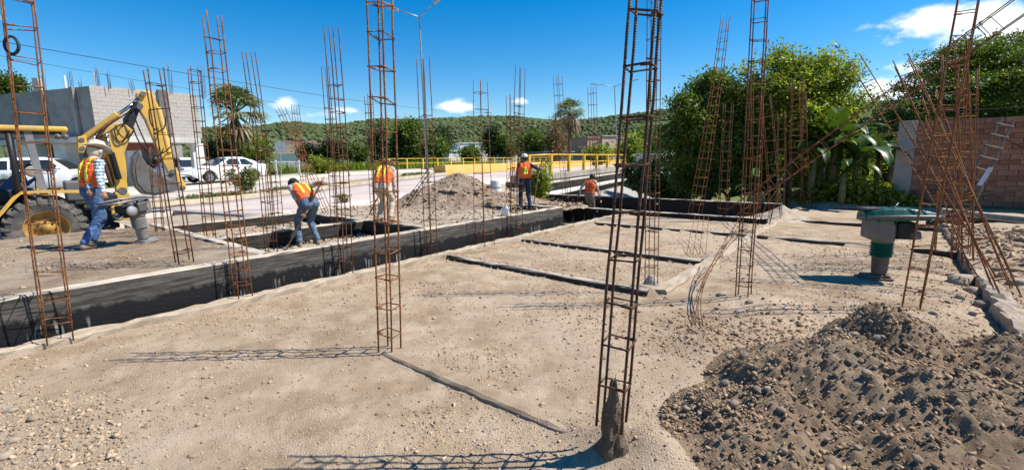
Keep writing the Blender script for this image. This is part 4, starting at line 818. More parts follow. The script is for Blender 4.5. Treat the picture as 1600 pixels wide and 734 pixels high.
# lit facade: every block laid on its own
bl, bh = .40, .20; nrow = int((z2-z1+.0)/bh); meB = {}
def blockmesh(l, key):
    if key in meB: return meB[key]
    m_ = MB(); m_.obox((0, 0, 0), np.eye(3), (l/2-.0025, .065, bh/2-.0025)); me = bpy.data.meshes.new('block'); me.from_pydata(m_.V, [], m_.F); me.materials.append(BLK); meB[key] = me; return me
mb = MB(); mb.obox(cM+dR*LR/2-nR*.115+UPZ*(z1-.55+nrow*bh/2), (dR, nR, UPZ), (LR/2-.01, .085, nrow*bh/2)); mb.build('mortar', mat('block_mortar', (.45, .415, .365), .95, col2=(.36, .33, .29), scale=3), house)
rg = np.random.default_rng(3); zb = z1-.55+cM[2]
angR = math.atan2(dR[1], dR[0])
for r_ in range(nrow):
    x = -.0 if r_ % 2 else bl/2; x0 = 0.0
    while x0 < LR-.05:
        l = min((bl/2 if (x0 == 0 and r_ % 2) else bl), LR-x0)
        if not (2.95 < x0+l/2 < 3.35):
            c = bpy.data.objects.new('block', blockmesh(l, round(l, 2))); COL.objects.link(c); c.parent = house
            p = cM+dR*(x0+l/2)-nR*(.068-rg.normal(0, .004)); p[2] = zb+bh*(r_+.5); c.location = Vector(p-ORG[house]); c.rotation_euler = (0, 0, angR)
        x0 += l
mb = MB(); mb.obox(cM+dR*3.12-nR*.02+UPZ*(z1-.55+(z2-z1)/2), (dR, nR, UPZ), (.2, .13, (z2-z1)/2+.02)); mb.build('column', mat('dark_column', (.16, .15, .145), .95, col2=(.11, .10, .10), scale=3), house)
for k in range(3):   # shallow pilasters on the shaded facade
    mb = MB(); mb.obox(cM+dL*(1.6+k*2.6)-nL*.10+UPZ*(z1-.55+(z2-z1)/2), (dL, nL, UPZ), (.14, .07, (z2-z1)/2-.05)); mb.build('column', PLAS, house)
# ground floor: recessed wall, white corner columns
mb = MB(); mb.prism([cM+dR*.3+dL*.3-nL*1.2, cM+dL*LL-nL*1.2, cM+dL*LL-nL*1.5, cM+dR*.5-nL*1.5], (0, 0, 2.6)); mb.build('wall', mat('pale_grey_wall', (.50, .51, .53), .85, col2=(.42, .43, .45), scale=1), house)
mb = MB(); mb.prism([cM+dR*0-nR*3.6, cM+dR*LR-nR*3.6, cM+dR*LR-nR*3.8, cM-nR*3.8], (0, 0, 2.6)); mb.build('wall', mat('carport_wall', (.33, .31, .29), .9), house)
mb = MB(); mb.obox(cM+dR*(LR-.30)-nR*.25+UPZ*1.3, (dR, nR, UPZ), (.30, .25, 1.3)); mb.build('column', WHT, house, bevel=.01)
mb = MB(); mb.obox(cM+dL*3.3-nL*.3+UPZ*1.3, (dL, nL, UPZ), (.5, .3, 1.3)); mb.build('column', WHT, house, bevel=.01)
mb = MB(); mb.obox(cM+dL*6.5-nL*.3+UPZ*1.3, (dL, nL, UPZ), (1.1, .3, 1.3)); mb.build('column', WHT, house, bevel=.01)
for k, (x, zz) in enumerate(((2.2, 2.0), (2.7, 1.5))):
    mb = MB(); mb.obox(cM+dL*x-nL*1.16+UPZ*zz, (dL, nL, UPZ), (.13, .03, .16)); mb.build('meter_box', mat('meter_box_dark', (.05, .05, .055), .6), house)
mb = MB(); mb.obox(cM+dR*1.5-nR*.5+UPZ*(z1-1.05), (dR, nR, UPZ), (1.3, .05, .22)); mb.build('beam', mat('red_beam', (.20, .07, .045), .8), house)
# bars sticking out of the house roof
for k, (px, py0, py1, w) in enumerate([(68, 137, 113, 6), (110, 135, 106, 9), (152, 132, 100, 7), (170, 133, 106, 5), (206, 136, 120, 8), (266, 142, 95, 7), (125, 134, 120, 4), (317, 148, 98, 8)]):
    Yh = 25.2 + (px > 170)*(px-170)*.022 + (px < 160)*(160-px)*.008
    o = thing('starter_bars', at(px, py0+6, Yh), ['grey starter bars on the house roof above the canopy tip', 'grey starter bars beside a white pipe on the house roof', 'tallest grey starter bars over the shaded facade', 'pair of starter bars at the corner of the house roof', 'short starter bars over the lit facade by the excavator knuckle', 'tight starter bars over the dark column of the house', 'thin short starter bars between the white pipes on the roof', 'starter bars over the right end of the house'][k], 'rebar')
    for j in range(4):
        q = px+(j % 2)*w*.5+(j//2)*w*.28-w*.4; bar_mesh('rebar', [at(q+2, py0+6, Yh+.12*(j//2)), at(q-rg.uniform(0, 3), py1+rg.uniform(0, 9), Yh+.12*(j//2))], .012, mat('grey_steel', (.13, .15, .18), .6, metal=.4), o, 5)
for k, (px, py) in enumerate(((100, 118), (147, 113))):
    mb = MB(); mb.tube([at(px+3, 138, 25.4), at(px, py, 25.4)], .055, 8); tag(mb.build('pipe', mat('white_pipe', (.75, .76, .76), .5)), ['white pipe standing on the house roof, left one', 'white pipe standing on the house roof by the tallest starter bars'][k], 'pipe')
mb = MB(); mb.obox(at(60, 133, 26.2), np.eye(3), (.16, .16, .35)); tag(mb.build('roof_stub', BLK), 'small concrete stub on the house roof near the canopy', 'stub')

# ------------------------------------------------------------------ brick wall on the right
BRK = [mat('brick_a', (.30, .145, .095), .95, col2=(.22, .105, .07), scale=9, bump=.5, bscale=60, spec=.1), mat('brick_b', (.35, .18, .12), .95, col2=(.27, .13, .09), scale=9, bump=.5, bscale=60, spec=.1), mat('brick_c', (.25, .12, .08), .95, col2=(.18, .09, .06), scale=9, bump=.5, bscale=60, spec=.1)]
wA = 20.45; b0w, b1w = -.62, -4.6; wall = thing('brick_wall', AB(wA, (b0w+b1w)/2, 0), 'red brick wall with a pale rendered pier at the right edge', 'wall')
wd = -BD; w3 = np.array([wd[0], wd[1], 0]); wn = np.array([-AD[0], -AD[1], 0]); ztop = 2.86; nb = 18; bh = ztop/nb
mb = MB(); c = AB(wA+.06, (b0w+b1w)/2, ztop/2-.1); mb.obox(c, (w3, wn, UPZ), ((b0w-b1w)/2, .055, ztop/2+.1)); mb.build('mortar_core', mat('lime_mortar', (.42, .31, .25), .95, col2=(.33, .24, .19), scale=12), wall)
mes = {}
for r_ in range(nb):
    x = 0.0; k = 0
    while x < (b0w-b1w)-.02:
        l = .22 if (k == 0 and r_ % 2) else .44; l = min(l, (b0w-b1w)-x); v = int(rg.integers(0, 3)); key = (round(l, 2), v)
        if key not in mes:
            m_ = MB(); m_.obox((0, 0, 0), np.eye(3), (l/2-.008, .055, bh/2-.009)); me = bpy.data.meshes.new('brick'); me.from_pydata(m_.V, [], m_.F); me.materials.append(BRK[v]); mes[key] = me
        o = bpy.data.objects.new('brick', mes[key]); COL.objects.link(o); o.parent = wall
        p = AB(wA, b0w, bh*(r_+.5))+w3*(x+l/2)+wn*rg.normal(.0, .005); o.location = Vector(p-ORG[wall]); o.rotation_euler = (0, 0, math.atan2(w3[1], w3[0])+rg.normal(0, .004)); x += l; k += 1
mb = MB(); mb.obox(AB(wA+.02, b0w+.24, 1.42), (w3, wn, UPZ), (.24, .13, 1.47)); mb.build('pier', mat('pier_render', (.34, .32, .30), .9, col2=(.26, .24, .22), scale=2.5), wall, bevel=.02)
wire('thin wire strung above the brick wall', [AB(wA, b0w+.1, ztop+.25), AB(wA, b1w-2, ztop+.32)], .012)
# ladder leaning on the wall
pb = at(1494, 372, 12.6); pb[2] = gz1(pb[0], pb[1]); ptp = at(1575, 186, 13.85); lad = thing('ladder', pb, 'dark wooden ladder leaning against the brick wall', 'ladder'); WOODD = mat('dark_wood', (.075, .055, .04), .85, col2=(.04, .03, .022), scale=6, stretch=(1, 1, .2)); WOOD = mat('weathered_plank', (.42, .35, .26), .9, col2=(.27, .21, .15), scale=4, bump=.3, bscale=20)
ax = nrm(ptp-pb); sx = nrm(np.cross(ax, AB(-1, 0, 0)))
for s in (-1, 1): mb = MB(); mb.bar(pb+sx*.17*s, ptp+sx*.13*s, .05, .07); mb.build('rail', WOODD, lad)
for k in range(1, 9):
    q = pb+(ptp-pb)*k/8.6; mb = MB(); mb.bar(q-sx*.2, q+sx*.2, .075, .03, up=ax); mb.build('rung', mat('worn_rung', (.24, .20, .15), .8) if k > 3 else WOODD, lad)
mb = MB(); q0 = at(1530, 290, 12.6); q1 = at(1548, 262, 12.9); mb.bar(q0, q1, .1, .03); tag(mb.build('offcut_board', mat('blue_grey_board', (.14, .17, .24), .7)), 'short blue grey board propped on the ladder', 'board')
# planks stacked on the rubble
for k, (x0, y0, x1, y1, Yp, w, t, lb, m_) in enumerate([(1472, 329, 1640, 346, 11.2, .30, .11, 'top pale plank lying at the foot of the brick wall', WOOD), (1478, 341, 1640, 360, 11.0, .34, .24, 'dark bar added as the shaded gap under the top pale plank', WOODD), (1500, 349, 1645, 374, 10.6, .24, .07, 'second pale plank lower down before the brick wall', WOOD), (1530, 372, 1600, 358, 9.8, .06, .04, 'thin pale batten leaning on the planks', WOOD)]):
    mb = MB(); mb.bar(at(x0, y0, Yp+.5), at(x1, y1, Yp-.6), w, t); tag(mb.build('plank', m_, bevel=.006), lb, 'plank')  # the dark bar stands in for the shaded gap under the plank
for k, q in enumerate((1485, 1560, 1625)):
    c = at(q, 372, 10.7); mb = MB(); zt_ = at(q, 350+k*7, 10.75)[2]; mb.box((c[0]-.14, c[1]-.1, gz1(c[0], c[1])-.1), (c[0]+.14, c[1]+.3, zt_-.03)); tag(mb.build('support_block', CEM, bevel=.015), 'concrete block carrying the planks, '+['at their free end', 'in their middle', 'near the rubble slope'][k], 'block')
c = at(1462, 330, 11.4); mb = MB(); mb.lathe([(.13, 0), (.16, .02), (.17, .3), (.18, .32), (.165, .32), (.155, .04)], (c[0], c[1], gz1(c[0], c[1])+.0), n=18); tag(mb.build('bucket', mat('dark_bucket', (.05, .06, .08), .5), smooth=True), 'dark bucket beside the rusty bundle before the planks', 'bucket')
mb = MB(); mb.tube([at(1480, 346, 10.9)+np.array([.25*math.cos(q)*(1-.02*j), .22*math.sin(q), .02*j]) for j in range(3) for q in np.linspace(0, 6.28, 14)], .02, 5); tag(mb.build('wire_coil', RUSTM), 'rusty coil of tie wire lying by the dark bucket', 'coil')
wire('thin cord slanting across the brick wall down to the planks', [at(1545, 205, 14.5), at(1600, 232, 13.5), at(1700, 285, 12.5)], .01)
wire('taut cord in front of the lower brick wall', [at(1490, 312, 12.0), at(1600, 292, 11.6), at(1700, 272, 11.4)], .01)
wire('stay cord hanging from the slanting cage at the picture edge', [at(1575, 52, 7), at(1600, 105, 7.2), at(1640, 190, 7.6)], .006)
# ------------------------------------------------------------------ backhoe
YC = mat('machine_yellow', (.64, .38, .055), .5, col2=(.46, .29, .10), scale=2.6, lo=.45, hi=.7, spec=.45, bump=.08, bscale=30); BLKM = mat('machine_black', (.018, .018, .019), .55, spec=.4); STEEL = mat('worn_steel', (.17, .165, .16), .5, col2=(.10, .085, .075), scale=4, metal=.5, lo=.45, hi=.7)
CHROME = mat('piston_rod', (.55, .56, .57), .2, metal=1.0); RUBBER = mat('dusty_rubber', (.075, .070, .064), .9, col2=(.19, .17, .145), scale=5); HOSE = mat('hose_black', (.013, .013, .014), .5); RUSTP = mat('rusty_plate', (.16, .065, .035), .8, col2=(.10, .045, .03), scale=5)
HM = nrm((.69, .724, 0)); HL = np.array([-HM[1], HM[0], 0]); _w = at(74, 357, 10.9)
def hp(px, py, yl):                     # pixel -> point of the machine's own upright plane at lateral yl
    d = ray(px, py); o_ = np.array([0, 0, EYE]); t = (yl+_w@HL-o_@HL)/(d@HL); p = o_+d*t-np.array([_w[0], _w[1], 0]); return np.array([p@HM, p@HL, p[2]])
def HW3(p): return np.array([_w[0], _w[1], 0])+HM*p[0]+HL*p[1]+np.array([0, 0, p[2]])
Yw = 0.; Ym = 1.15; Yf = 2.3
wc = hp(74, 357, Yw); WRd = .74; gzb = wc[2]-WRd
hoe = thing('backhoe', HW3((wc[0]-1.0, Ym, gzb)), 'yellow backhoe loader with canopy, its arm folded over the grey bucket', 'backhoe')
hoe.rotation_euler = (0, 0, math.atan2(HM[1], HM[0])); ORG[hoe] = np.array([wc[0]-1.0, Ym, gzb])
def wheel(c, rad, wid, par, ydir=-1, lugs=22):
    c = np.asarray(c, float); w = bpy.data.objects.new('wheel', None); COL.objects.link(w); w.parent = par; w.empty_display_size = .1; ORG[w] = ORG[par]
    y = np.array([0, ydir, 0.]); mb = MB(); h = wid/2; ri = rad*.56
    mb.lathe([(ri, -h*.8), (rad*.80, -h), (rad*.93, -h*.92), (rad*.965, -h*.6), (rad*.965, h*.6), (rad*.93, h*.92), (rad*.80, h), (ri, h*.8), (ri*.97, 0), (ri, -h*.8)], c, y, 44, cap=False)
    for k in range(lugs):
        for s in (-1, 1):
            a0 = 2*math.pi*(k+.25*(s+1))/lugs; r_ = np.array([math.cos(a0), 0, math.sin(a0)]); t_ = np.array([-math.sin(a0), 0, math.cos(a0)]); d = nrm(y*s*.75+t_*.55)
            mb.obox(c+r_*rad*.972+y*s*h*.48, (d, np.cross(d, r_), r_), (h*.55, .035, .035))
            mb.obox(c+r_*rad*.90+y*s*h*.96+t_*.05, (r_, t_, y), (.075, .030, .022))
    mb.build('tyre', RUBBER, w, smooth=False)
    mb = MB(); mb.lathe([(ri*1.0, h*.75), (ri*.95, h*.8), (ri*.93, h*.45), (ri*.62, h*.2), (ri*.55, h*.3), (ri*.25, h*.32), (ri*.22, h*.5), (.001, h*.52)], c, y, 32, cap=False); mb.lathe([(ri, -h*.7), (ri*.9, -h*.6), (.01, -h*.5)], c, y, 24, cap=False); mb.build('rim', mat('dull_rim', (.42, .25, .05), .7, col2=(.24, .13, .05), scale=6), w, smooth=True)
    mb = MB()
    for k in range(8): a0 = 2*math.pi*k/8; mb.lathe([(.025, 0), (.025, .05)], c+y*h*.26+np.array([math.cos(a0), 0, math.sin(a0)])*ri*.42, y, 6)
    mb.build('hub', RUSTP, w); return w
wheel((wc[0], Yw+.22, wc[2]), WRd, .46, hoe); wheel((wc[0], Yf-.22, wc[2]), WRd, .46, hoe, 1)
wheel((wc[0]-2.1, Yw+.25, gzb+.5), .5, .34, hoe); wheel((wc[0]-2.1, Yf-.25, gzb+.5), .5, .34, hoe, 1)
def hb(name, lo, hi, m, bevel=.02): mb = MB(); mb.box(lo, hi); return mb.build(name, m, hoe, bevel=bevel)
xw = wc[0]; zw = wc[2]
hb('chassis', (xw-3.4, Ym-.45, gzb+.45), (xw+1.1, Ym+.45, gzb+1.05), BLKM); hb('hood', (xw-3.9, Ym-.5, gzb+1.0), (xw-1.5, Ym+.5, gzb+1.7), YC, .06)
hb('floor', (xw-1.4, Ym-.85, zw+.50), (xw+1.0, Ym+.85, zw+.58), BLKM); hb('rear_console', (xw+.45, Ym-.35, zw+.58), (xw+.85, Ym+.35, zw+1.10), STEEL, .04)
# fenders following the tyre
for y0, y1 in ((Yw-.02, Yw+.55), (Yf-.55, Yf+.02)):
    prof = [hp(-14, 345, Yw)[[0, 2]], hp(2, 328, Yw)[[0, 2]], hp(18, 309, Yw)[[0, 2]], hp(32, 300, Yw)[[0, 2]], hp(60, 298, Yw)[[0, 2]], hp(128, 298, Yw)[[0, 2]]]
    mb = MB(); top = [np.array([p[0], y0, p[1]]) for p in prof]; bot = [np.array([p[0]+(.045 if i_ < 3 else 0), y0, p[1]-.055]) for i_, p in enumerate(prof)]
    for i_ in range(len(prof)-1): mb.prism([bot[i_], bot[i_+1], top[i_+1], top[i_]], (0, y1-y0, 0))
    mb.build('fender', YC, hoe)
hb('fender_skirt', (xw-.9, Yw+.56, zw-.1), (xw+.75, Yw+.62, zw+.60), BLKM, 0)
# canopy and posts
zc = hp(50, 205, 0.15)[2]; xr = hp(106, 200, 0.15)[0]
mb = MB(); mb.box((xr-2.6, 0.15, zc), (xr, 2.15, zc+.13)); mb.build('canopy', YC, hoe, bevel=.05, seg=3)
mb = MB(); mb.box((xr-2.5, 0.23, zc-.07), (xr-.12, 2.07, zc-.005)); mb.build('canopy_lining', BLKM, hoe)
for px in (86, 97):
    q = hp(px, 207, .25); mb = MB(); mb.lathe([(.07, 0), (.075, .05), (.03, .11)], (q[0], .25, zc-.1), (1, -.3, -.2), 12); mb.build('work_light', STEEL, hoe)
for y0 in (.25, 2.05):
    for (xa, za, xb, zb_) in ((hp(12, 206, 0.25)[0], zc, hp(28, 300, 0.25)[0], zw+.55), (xr-2.4, zc, xr-2.35, zw+.4)):
        mb = MB(); mb.tube([(xa, y0, za), (xa+(xb-xa)*.15, y0, za+(zb_-za)*.4), (xb, y0, zb_)], .055, 8); mb.build('canopy_post', BLKM, hoe, smooth=True)
    xa = hp(43, 206, 0.25)[0]; mb = MB(); mb.bar((xa, y0, zc), (xa+.10, y0, zw+.55), .14, .07, (0, 1, 0)); mb.build('canopy_post', mat('grey_post', (.22, .22, .215), .7), hoe)
hb('seat', (hp(2, 290, 1.0)[0]-.3, Ym-.28, zw+.60), (hp(20, 290, 1.0)[0]+.15, Ym+.28, zw+.95), BLKM, .06); hb('seat_back', (hp(2, 290, 1.0)[0]-.4, Ym-.26, zw+.9), (hp(2, 290, 1.0)[0]-.25, Ym+.26, zw+1.5), BLKM, .05)
for k, px in enumerate((52, 60, 74, 82)):
    q = hp(px, 285, .85); mb = MB(); mb.tube([(q[0], 0.75+.2*(k % 2), zw+.6), (q[0]+.04, 0.75+.2*(k % 2), zw+1.15+.1*(k % 3))], .014, 6); mb.ell((q[0]+.04, 0.75+.2*(k % 2), zw+1.17+.1*(k % 3)), (.03, .03, .035), 8, 6); mb.build('lever', BLKM, hoe)
mb = MB(); q = hp(52, 268, .6); mb.ell((q[0], .6, q[2]), (.16, .04, .14), 14, 8); mb.build('mirror', mat('grey_plastic', (.33, .32, .31), .6), hoe)
# boom, stick and bucket: outlines in the machine's mid plane
def flat(name, pix, thick, m, Yc=Ym, bevel=.025, par=None):
    mb = MB(); mb.prism([hp(x, y, Yc)-np.array([0, thick/2, 0]) for x, y in pix], (0, thick, 0)); return mb.build(name, m, par or hoe, bevel=bevel)
boom = flat('boom', [(178, 286), (172, 262), (163, 246), (156, 233), (157, 212), (167, 197), (182, 192), (196, 196), (206, 204), (200, 222), (193, 240), (196, 258), (199, 290), (196, 304), (182, 304)], .34, YC)
flat('boom_side_plate', [(152, 236), (150, 214), (164, 194), (180, 188), (166, 200), (158, 214), (160, 238), (170, 262), (178, 290), (172, 290), (163, 262)], .40, RUSTP)
flat('boom_link', [(196, 200), (206, 204), (216, 176), (222, 160), (213, 152), (204, 170), (192, 186)], .26, BLKM)
stick = flat('stick', [(212, 146), (222, 142), (236, 145), (248, 170), (257, 200), (264, 228), (270, 256), (274, 268), (262, 270), (252, 250), (240, 222), (226, 188), (214, 168)], .27, YC)
flat('stick_foot', [(258, 262), (274, 262), (291, 292), (286, 299), (277, 297), (268, 280)], .22, YC)
for (px, py, rr_, ln) in ((216, 167, .085, .46), (222, 148, .07, .44), (268, 268, .065, .42), (284, 294, .06, .40), (190, 298, .10, .52)):
    q = hp(px, py, Ym); mb = MB(); mb.lathe([(rr_, -ln/2), (rr_, ln/2)], q, (0, 1, 0), 14); mb.build('pivot_pin', STEEL, hoe)
def cyl(p, q, r, f, name='hydraulic_cylinder', m=None):
    p = np.asarray(p, float); q = np.asarray(q, float); c = bpy.data.objects.new(name, None); mb = MB(); mid = p+(q-p)*f; mb.tube([p, p+(mid-p)*.02, mid, mid+nrm(q-p)*.03], [r*.9, r, r, r*1.15], 14); o = mb.build(name, m or YC, hoe, smooth=True)
    mb = MB(); mb.tube([mid, q], r*.5, 10); mb.lathe([(r*.8, -.09), (r*.8, .09)], q, (0, 1, 0), 12); mb.build('piston_rod', CHROME, o, smooth=True); return o
cyl(hp(126, 220, Ym-.05), hp(214, 158, Ym-.05), .085, .62); flat('cylinder_bracket', [(120, 214), (134, 212), (136, 226), (130, 240), (121, 238)], .30, YC); cyl(hp(247, 168, Ym-.1), hp(271, 268, Ym-.1), .07, .68)
cyl(hp(186, 280, Ym-.24), hp(166, 212, Ym-.24), .07, .6, m=BLKM)
for (px, py) in ((127, 219), (128, 232)): mb = MB(); mb.lathe([(.055, -.17), (.055, .17)], hp(px, py, Ym), (0, 1, 0), 12); mb.build('pivot_pin', STEEL, hoe)
# bucket
bk = flat('bucket', [(213, 236), (217, 245), (228, 258), (246, 270), (266, 282), (281, 290), (276, 297), (262, 300), (240, 305), (222, 303), (209, 290), (204, 268), (206, 248)], .62, STEEL, bevel=.015)
flat('bucket_side', [(214, 238), (230, 262), (262, 282), (262, 297), (240, 302), (224, 300), (212, 286), (208, 262)], .66, mat('bucket_side_steel', (.17, .16, .15), .6, col2=(.12, .09, .07), scale=3, metal=.4), par=bk, bevel=.01)
for k in range(5):
    yy = Ym-.27+.135*k; mb = MB(); p0 = hp(209, 252, Ym); p1 = hp(217+k*.6, 233, Ym); p2 = hp(206, 246, Ym)
    mb.prism([(p0[0], yy-.035, p0[2]), (p1[0], yy-.035, p1[2]), (p2[0]-.02, yy-.035, p2[2])], (0, .07, 0)); mb.build('tooth', STEEL, bk)
flat('bucket_link', [(256, 276), (272, 270), (276, 280), (262, 298), (250, 296)], .30, STEEL)
# hoses
for k in range(7):
    j = rg.normal(0, 3, (4, 2)); yy = Ym-.24-.02*k
    ctrl = [[(178, 200), (182, 226), (196, 232), (203, 206)], [(182, 196), (188, 220), (198, 222), (206, 200)], [(218, 160), (206, 186), (196, 182), (186, 196)], [(210, 196), (226, 250), (252, 248), (262, 222)], [(226, 170), (232, 210), (258, 216), (258, 186)], [(150, 214), (166, 196), (190, 186), (212, 164)], [(206, 178), (222, 230), (246, 262), (262, 232)]][k]
    P = [hp(x+j[i_][0], y+j[i_][1], yy) for i_, (x, y) in enumerate(ctrl)]
    mb = MB(); mb.tube([P[0]*(1-s)**3+3*P[1]*s*(1-s)**2+3*P[2]*s*s*(1-s)+P[3]*s**3 for s in np.linspace(0, 1, 16)], .018, 6); mb.build('hose', HOSE, hoe, smooth=True)
# swing frame and stabilisers
flat('swing_frame', [(178, 300), (200, 300), (206, 318), (204, 340), (186, 348), (174, 330)], .5, YC); flat('rear_frame', [(150, 300), (178, 302), (182, 352), (150, 352)], 1.5, BLKM)
for yy in (.3, 2.0):
    flat('stabiliser', [(172, 318), (184, 316), (206, 334), (216, 332), (214, 342), (188, 345), (174, 336)], .16, YC, yy); q = hp(202, 344, yy); mb = MB(); mb.tube([hp(196, 338, yy), hp(200, 366, yy)], .05, 8); mb.box((q[0]-.22, yy-.2, gzb), (q[0]+.22, yy+.2, gzb+.06)); mb.tube([(q[0], yy, gzb), (q[0]-.05, yy, q[2])], .05, 8); mb.build('stabiliser_pad', STEEL, hoe)
mb = MB()
for k in range(4): mb.tube([hp(158+k*3, 348, 0.45+.1*k), hp(165+k*4, 356-k*2, .35), hp(182+k*3, 350-k*3, .45)], .02, 6)
mb.build('hose', HOSE, hoe)
LAMPG = None
LGREYC = mat('cap_grey', (.35, .34, .32), .5)
# ------------------------------------------------------------------ tamping rammers
def rammer(base, yaw, sc, colours, label, cat='rammer', lean=0.):
    """local: x forward (away from the operator), z up; handle loop at the back"""
    base = np.asarray(base, float); o = thing('tamping_rammer', base, label, cat, 'tamping rammers'); c, s = math.cos(yaw), math.sin(yaw); cl, sl = math.cos(lean), math.sin(lean)
    def W(p): x, y, z = np.asarray(p, float)*sc; x, z = x*cl+z*sl, -x*sl+z*cl; return base+np.array([x*c-y*s, x*s+y*c, z])
    fx = W((1, 0, 0))-W((0, 0, 0)); fy = W((0, 1, 0))-W((0, 0, 0)); fz = W((0, 0, 1))-W((0, 0, 0)); X, Y_, Z_ = nrm(fx), nrm(fy), nrm(fz)
    bx = lambda nm, cc, h, m, bev=.012: (lambda mb: (mb.obox(W(cc), (X, Y_, Z_), [q*sc for q in h]), mb.build(nm, m, o, bevel=bev))[1])(MB())
    foot, bel, body, eng, hand, tank = colours
    mb = MB(); pts = [(.20, -.14), (.20, .14), (.10, .15), (-.12, .14), (-.14, 0), (-.12, -.14), (.10, -.15)]; pts = [(.24, -.10), (.24, .10), (.17, .14), (-.11, .14), (-.13, .10), (-.13, -.10), (-.11, -.14), (.17, -.14)]
    mb.prism([W((x, y, .0)) for x, y in pts], Z_*.035*sc); mb.prism([W((x*.8, y*.8, .035)) for x, y in pts], Z_*.03*sc); mb.build('shoe', foot, o, bevel=.008)
    mb = MB(); mb.lathe([(.075*sc, .06*sc), (.085*sc, .10*sc), (.095*sc, .29*sc), (.10*sc, .30*sc)], base, Z_, 20); mb.build('leg', foot if bel is not None else foot, o, smooth=True)
    mb = MB(); pr = []
    for k in range(6): pr += [(.105*sc, (.30+.032*k)*sc), (.128*sc, (.316+.032*k)*sc)]
    pr.append((.105*sc, .495*sc)); mb.lathe(pr, base, Z_, 24); mb.build('bellows', bel, o, smooth=False)
    mb = MB(); mb.lathe([(.11*sc, .49*sc), (.125*sc, .52*sc), (.135*sc, .60*sc), (.13*sc, .72*sc), (.10*sc, .76*sc), (.06*sc, .80*sc)], base, Z_, 24); mb.build('crankcase', body, o, smooth=True)
    bx('gear_cover', (.07, 0, .67), (.14, .14, .13), body, .03); bx('air_filter', (.0, -.14, .70), (.09, .05, .085), tank if tank is not None else eng, .02)
    e = bx('engine', (-.21, 0, .66), (.09, .10, .11), eng, .02); 
    for k in range(6):
        mb = MB(); mb.obox(W((-.20, 0, .56+.035*k)), (X, Y_, Z_), (.10*sc, .11*sc, .007*sc)); mb.build('cooling_fin', BLKM, e)
    mb = MB(); mb.lathe([(.085*sc, -.03*sc), (.095*sc, 0), (.085*sc, .03*sc)], W((-.20, -.15, .66)), Y_, 18); mb.build('recoil_starter', mat('grey_cast', (.28, .28, .28), .5), e, smooth=True)
    mb = MB(); mb.lathe([(.055*sc, -.06*sc), (.06*sc, 0), (.055*sc, .06*sc)], W((-.30, .05, .60)), X, 14); mb.build('muffler', STEEL, e, smooth=True)
    # guard frame / handle
    L_ = [(.22, -.15, .825), (.28, 0, .82), (.22, .15, .825), (-.10, .20, .85), (-.42, .20, .855), (-.52, .15, .85), (-.54, 0, .85), (-.52, -.15, .85), (-.42, -.20, .855), (-.10, -.20, .85)]
    mb = MB(); mb.tube([W(q) for q in L_], .021*sc, 9, closed=True); hn = mb.build('handle', hand, o, smooth=True)
    for q in ((.14, -.15), (.14, .15), (-.08, -.17), (-.08, .17)): mb = MB(); mb.tube([W((q[0]*.6, q[1]*.6, .72)), W((q[0], q[1]*1.1, .835))], .017*sc, 7); mb.build('handle_mount', eng, o)
    for q in range(3):
        mb = MB(); mb.tube([W((-.46, .14-.03*q, .84)), W((-.36, .16-.03*q, .74-.03*q)), W((-.24, .10, .72+.03*q)), W((-.10, .06, .70))], .007*sc, 6); mb.build('cable', BLKM, o, smooth=True)
    mb = MB(); mb.tube([W((-.31, -.06, .58)), W((-.38, -.06, .55)), W((-.42, -.02, .57))], .022*sc, 8); mb.build('exhaust', STEEL, o, smooth=True)
    mb = MB(); mb.lathe([(.045*sc, -.02*sc), (.045*sc, .02*sc)], W((.07, -.155, .69)), Y_, 14); mb.build('oil_cap', LGREYC, o)
    mb = MB(); mb.tube([W((-.50, -.13, .845)), W((-.50, .13, .845))], .027*sc, 9); mb.build('grip', BLKM, hn)
    return o, W
GR = mat('green_plastic', (.006, .115, .066), .4, col2=(.012, .085, .055), scale=5, spec=.5); GREYP = mat('grey_machine', (.15, .142, .132), .65, col2=(.20, .165, .125), scale=6); MUDM = mat('muddy_steel', (.17, .135, .10), .85, col2=(.10, .08, .06), scale=7); LGREY = mat('light_grey_metal', (.25, .24, .225), .6, col2=(.17, .16, .145), scale=6)
b2 = G(1372, 434, 0); b2[2] = gz1(b2[0], b2[1])-.005; r2, W2 = rammer(b2, math.atan2(.30, -.95), 1.14, (MUDM, GR, GREYP, BLKM, STEEL, GREYP), 'green topped tamping rammer standing alone on the pad')
# fuel tank cowl on the green one
mb = MB(); secs = []
K = 9
for i_ in range(K):
    s = i_/(K-1); x = .27-.80*s; hw = .19*math.sin(math.pi*(.12+.80*s))**.5; zt = .885+.085*math.sin(math.pi*min(1, .15+.8*s)); dz = -.035-.02*(1-s); secs.append([(x, -hw, .84+dz), (x, -hw, .885+dz), (x, -hw*.7, zt+.02+dz), (x, hw*.7, zt+.02+dz), (x, hw, .885+dz), (x, hw, .84+dz)])
vs = [W2(p) for sct in secs for p in sct]; fs = [(i_*6+j, i_*6+(j+1) % 6, (i_+1)*6+(j+1) % 6, (i_+1)*6+j) for i_ in range(K-1) for j in range(6)]+[tuple(range(6)), tuple((K-1)*6+j for j in reversed(range(6)))]
mb.add(vs, fs); tk = mb.build('fuel_tank', GR, r2, smooth=False, bevel=.012)
mb = MB(); mb.obox(W2((.16, -.03, .925)), (nrm(W2((1, 0, 0))-W2((0, 0, 0))), nrm(W2((0, 1, 0))-W2((0, 0, 0))), UPZ), (.13, .14, .016)); mb.build('pad', mat('grey_foam', (.10, .10, .10), .9), tk, bevel=.01)
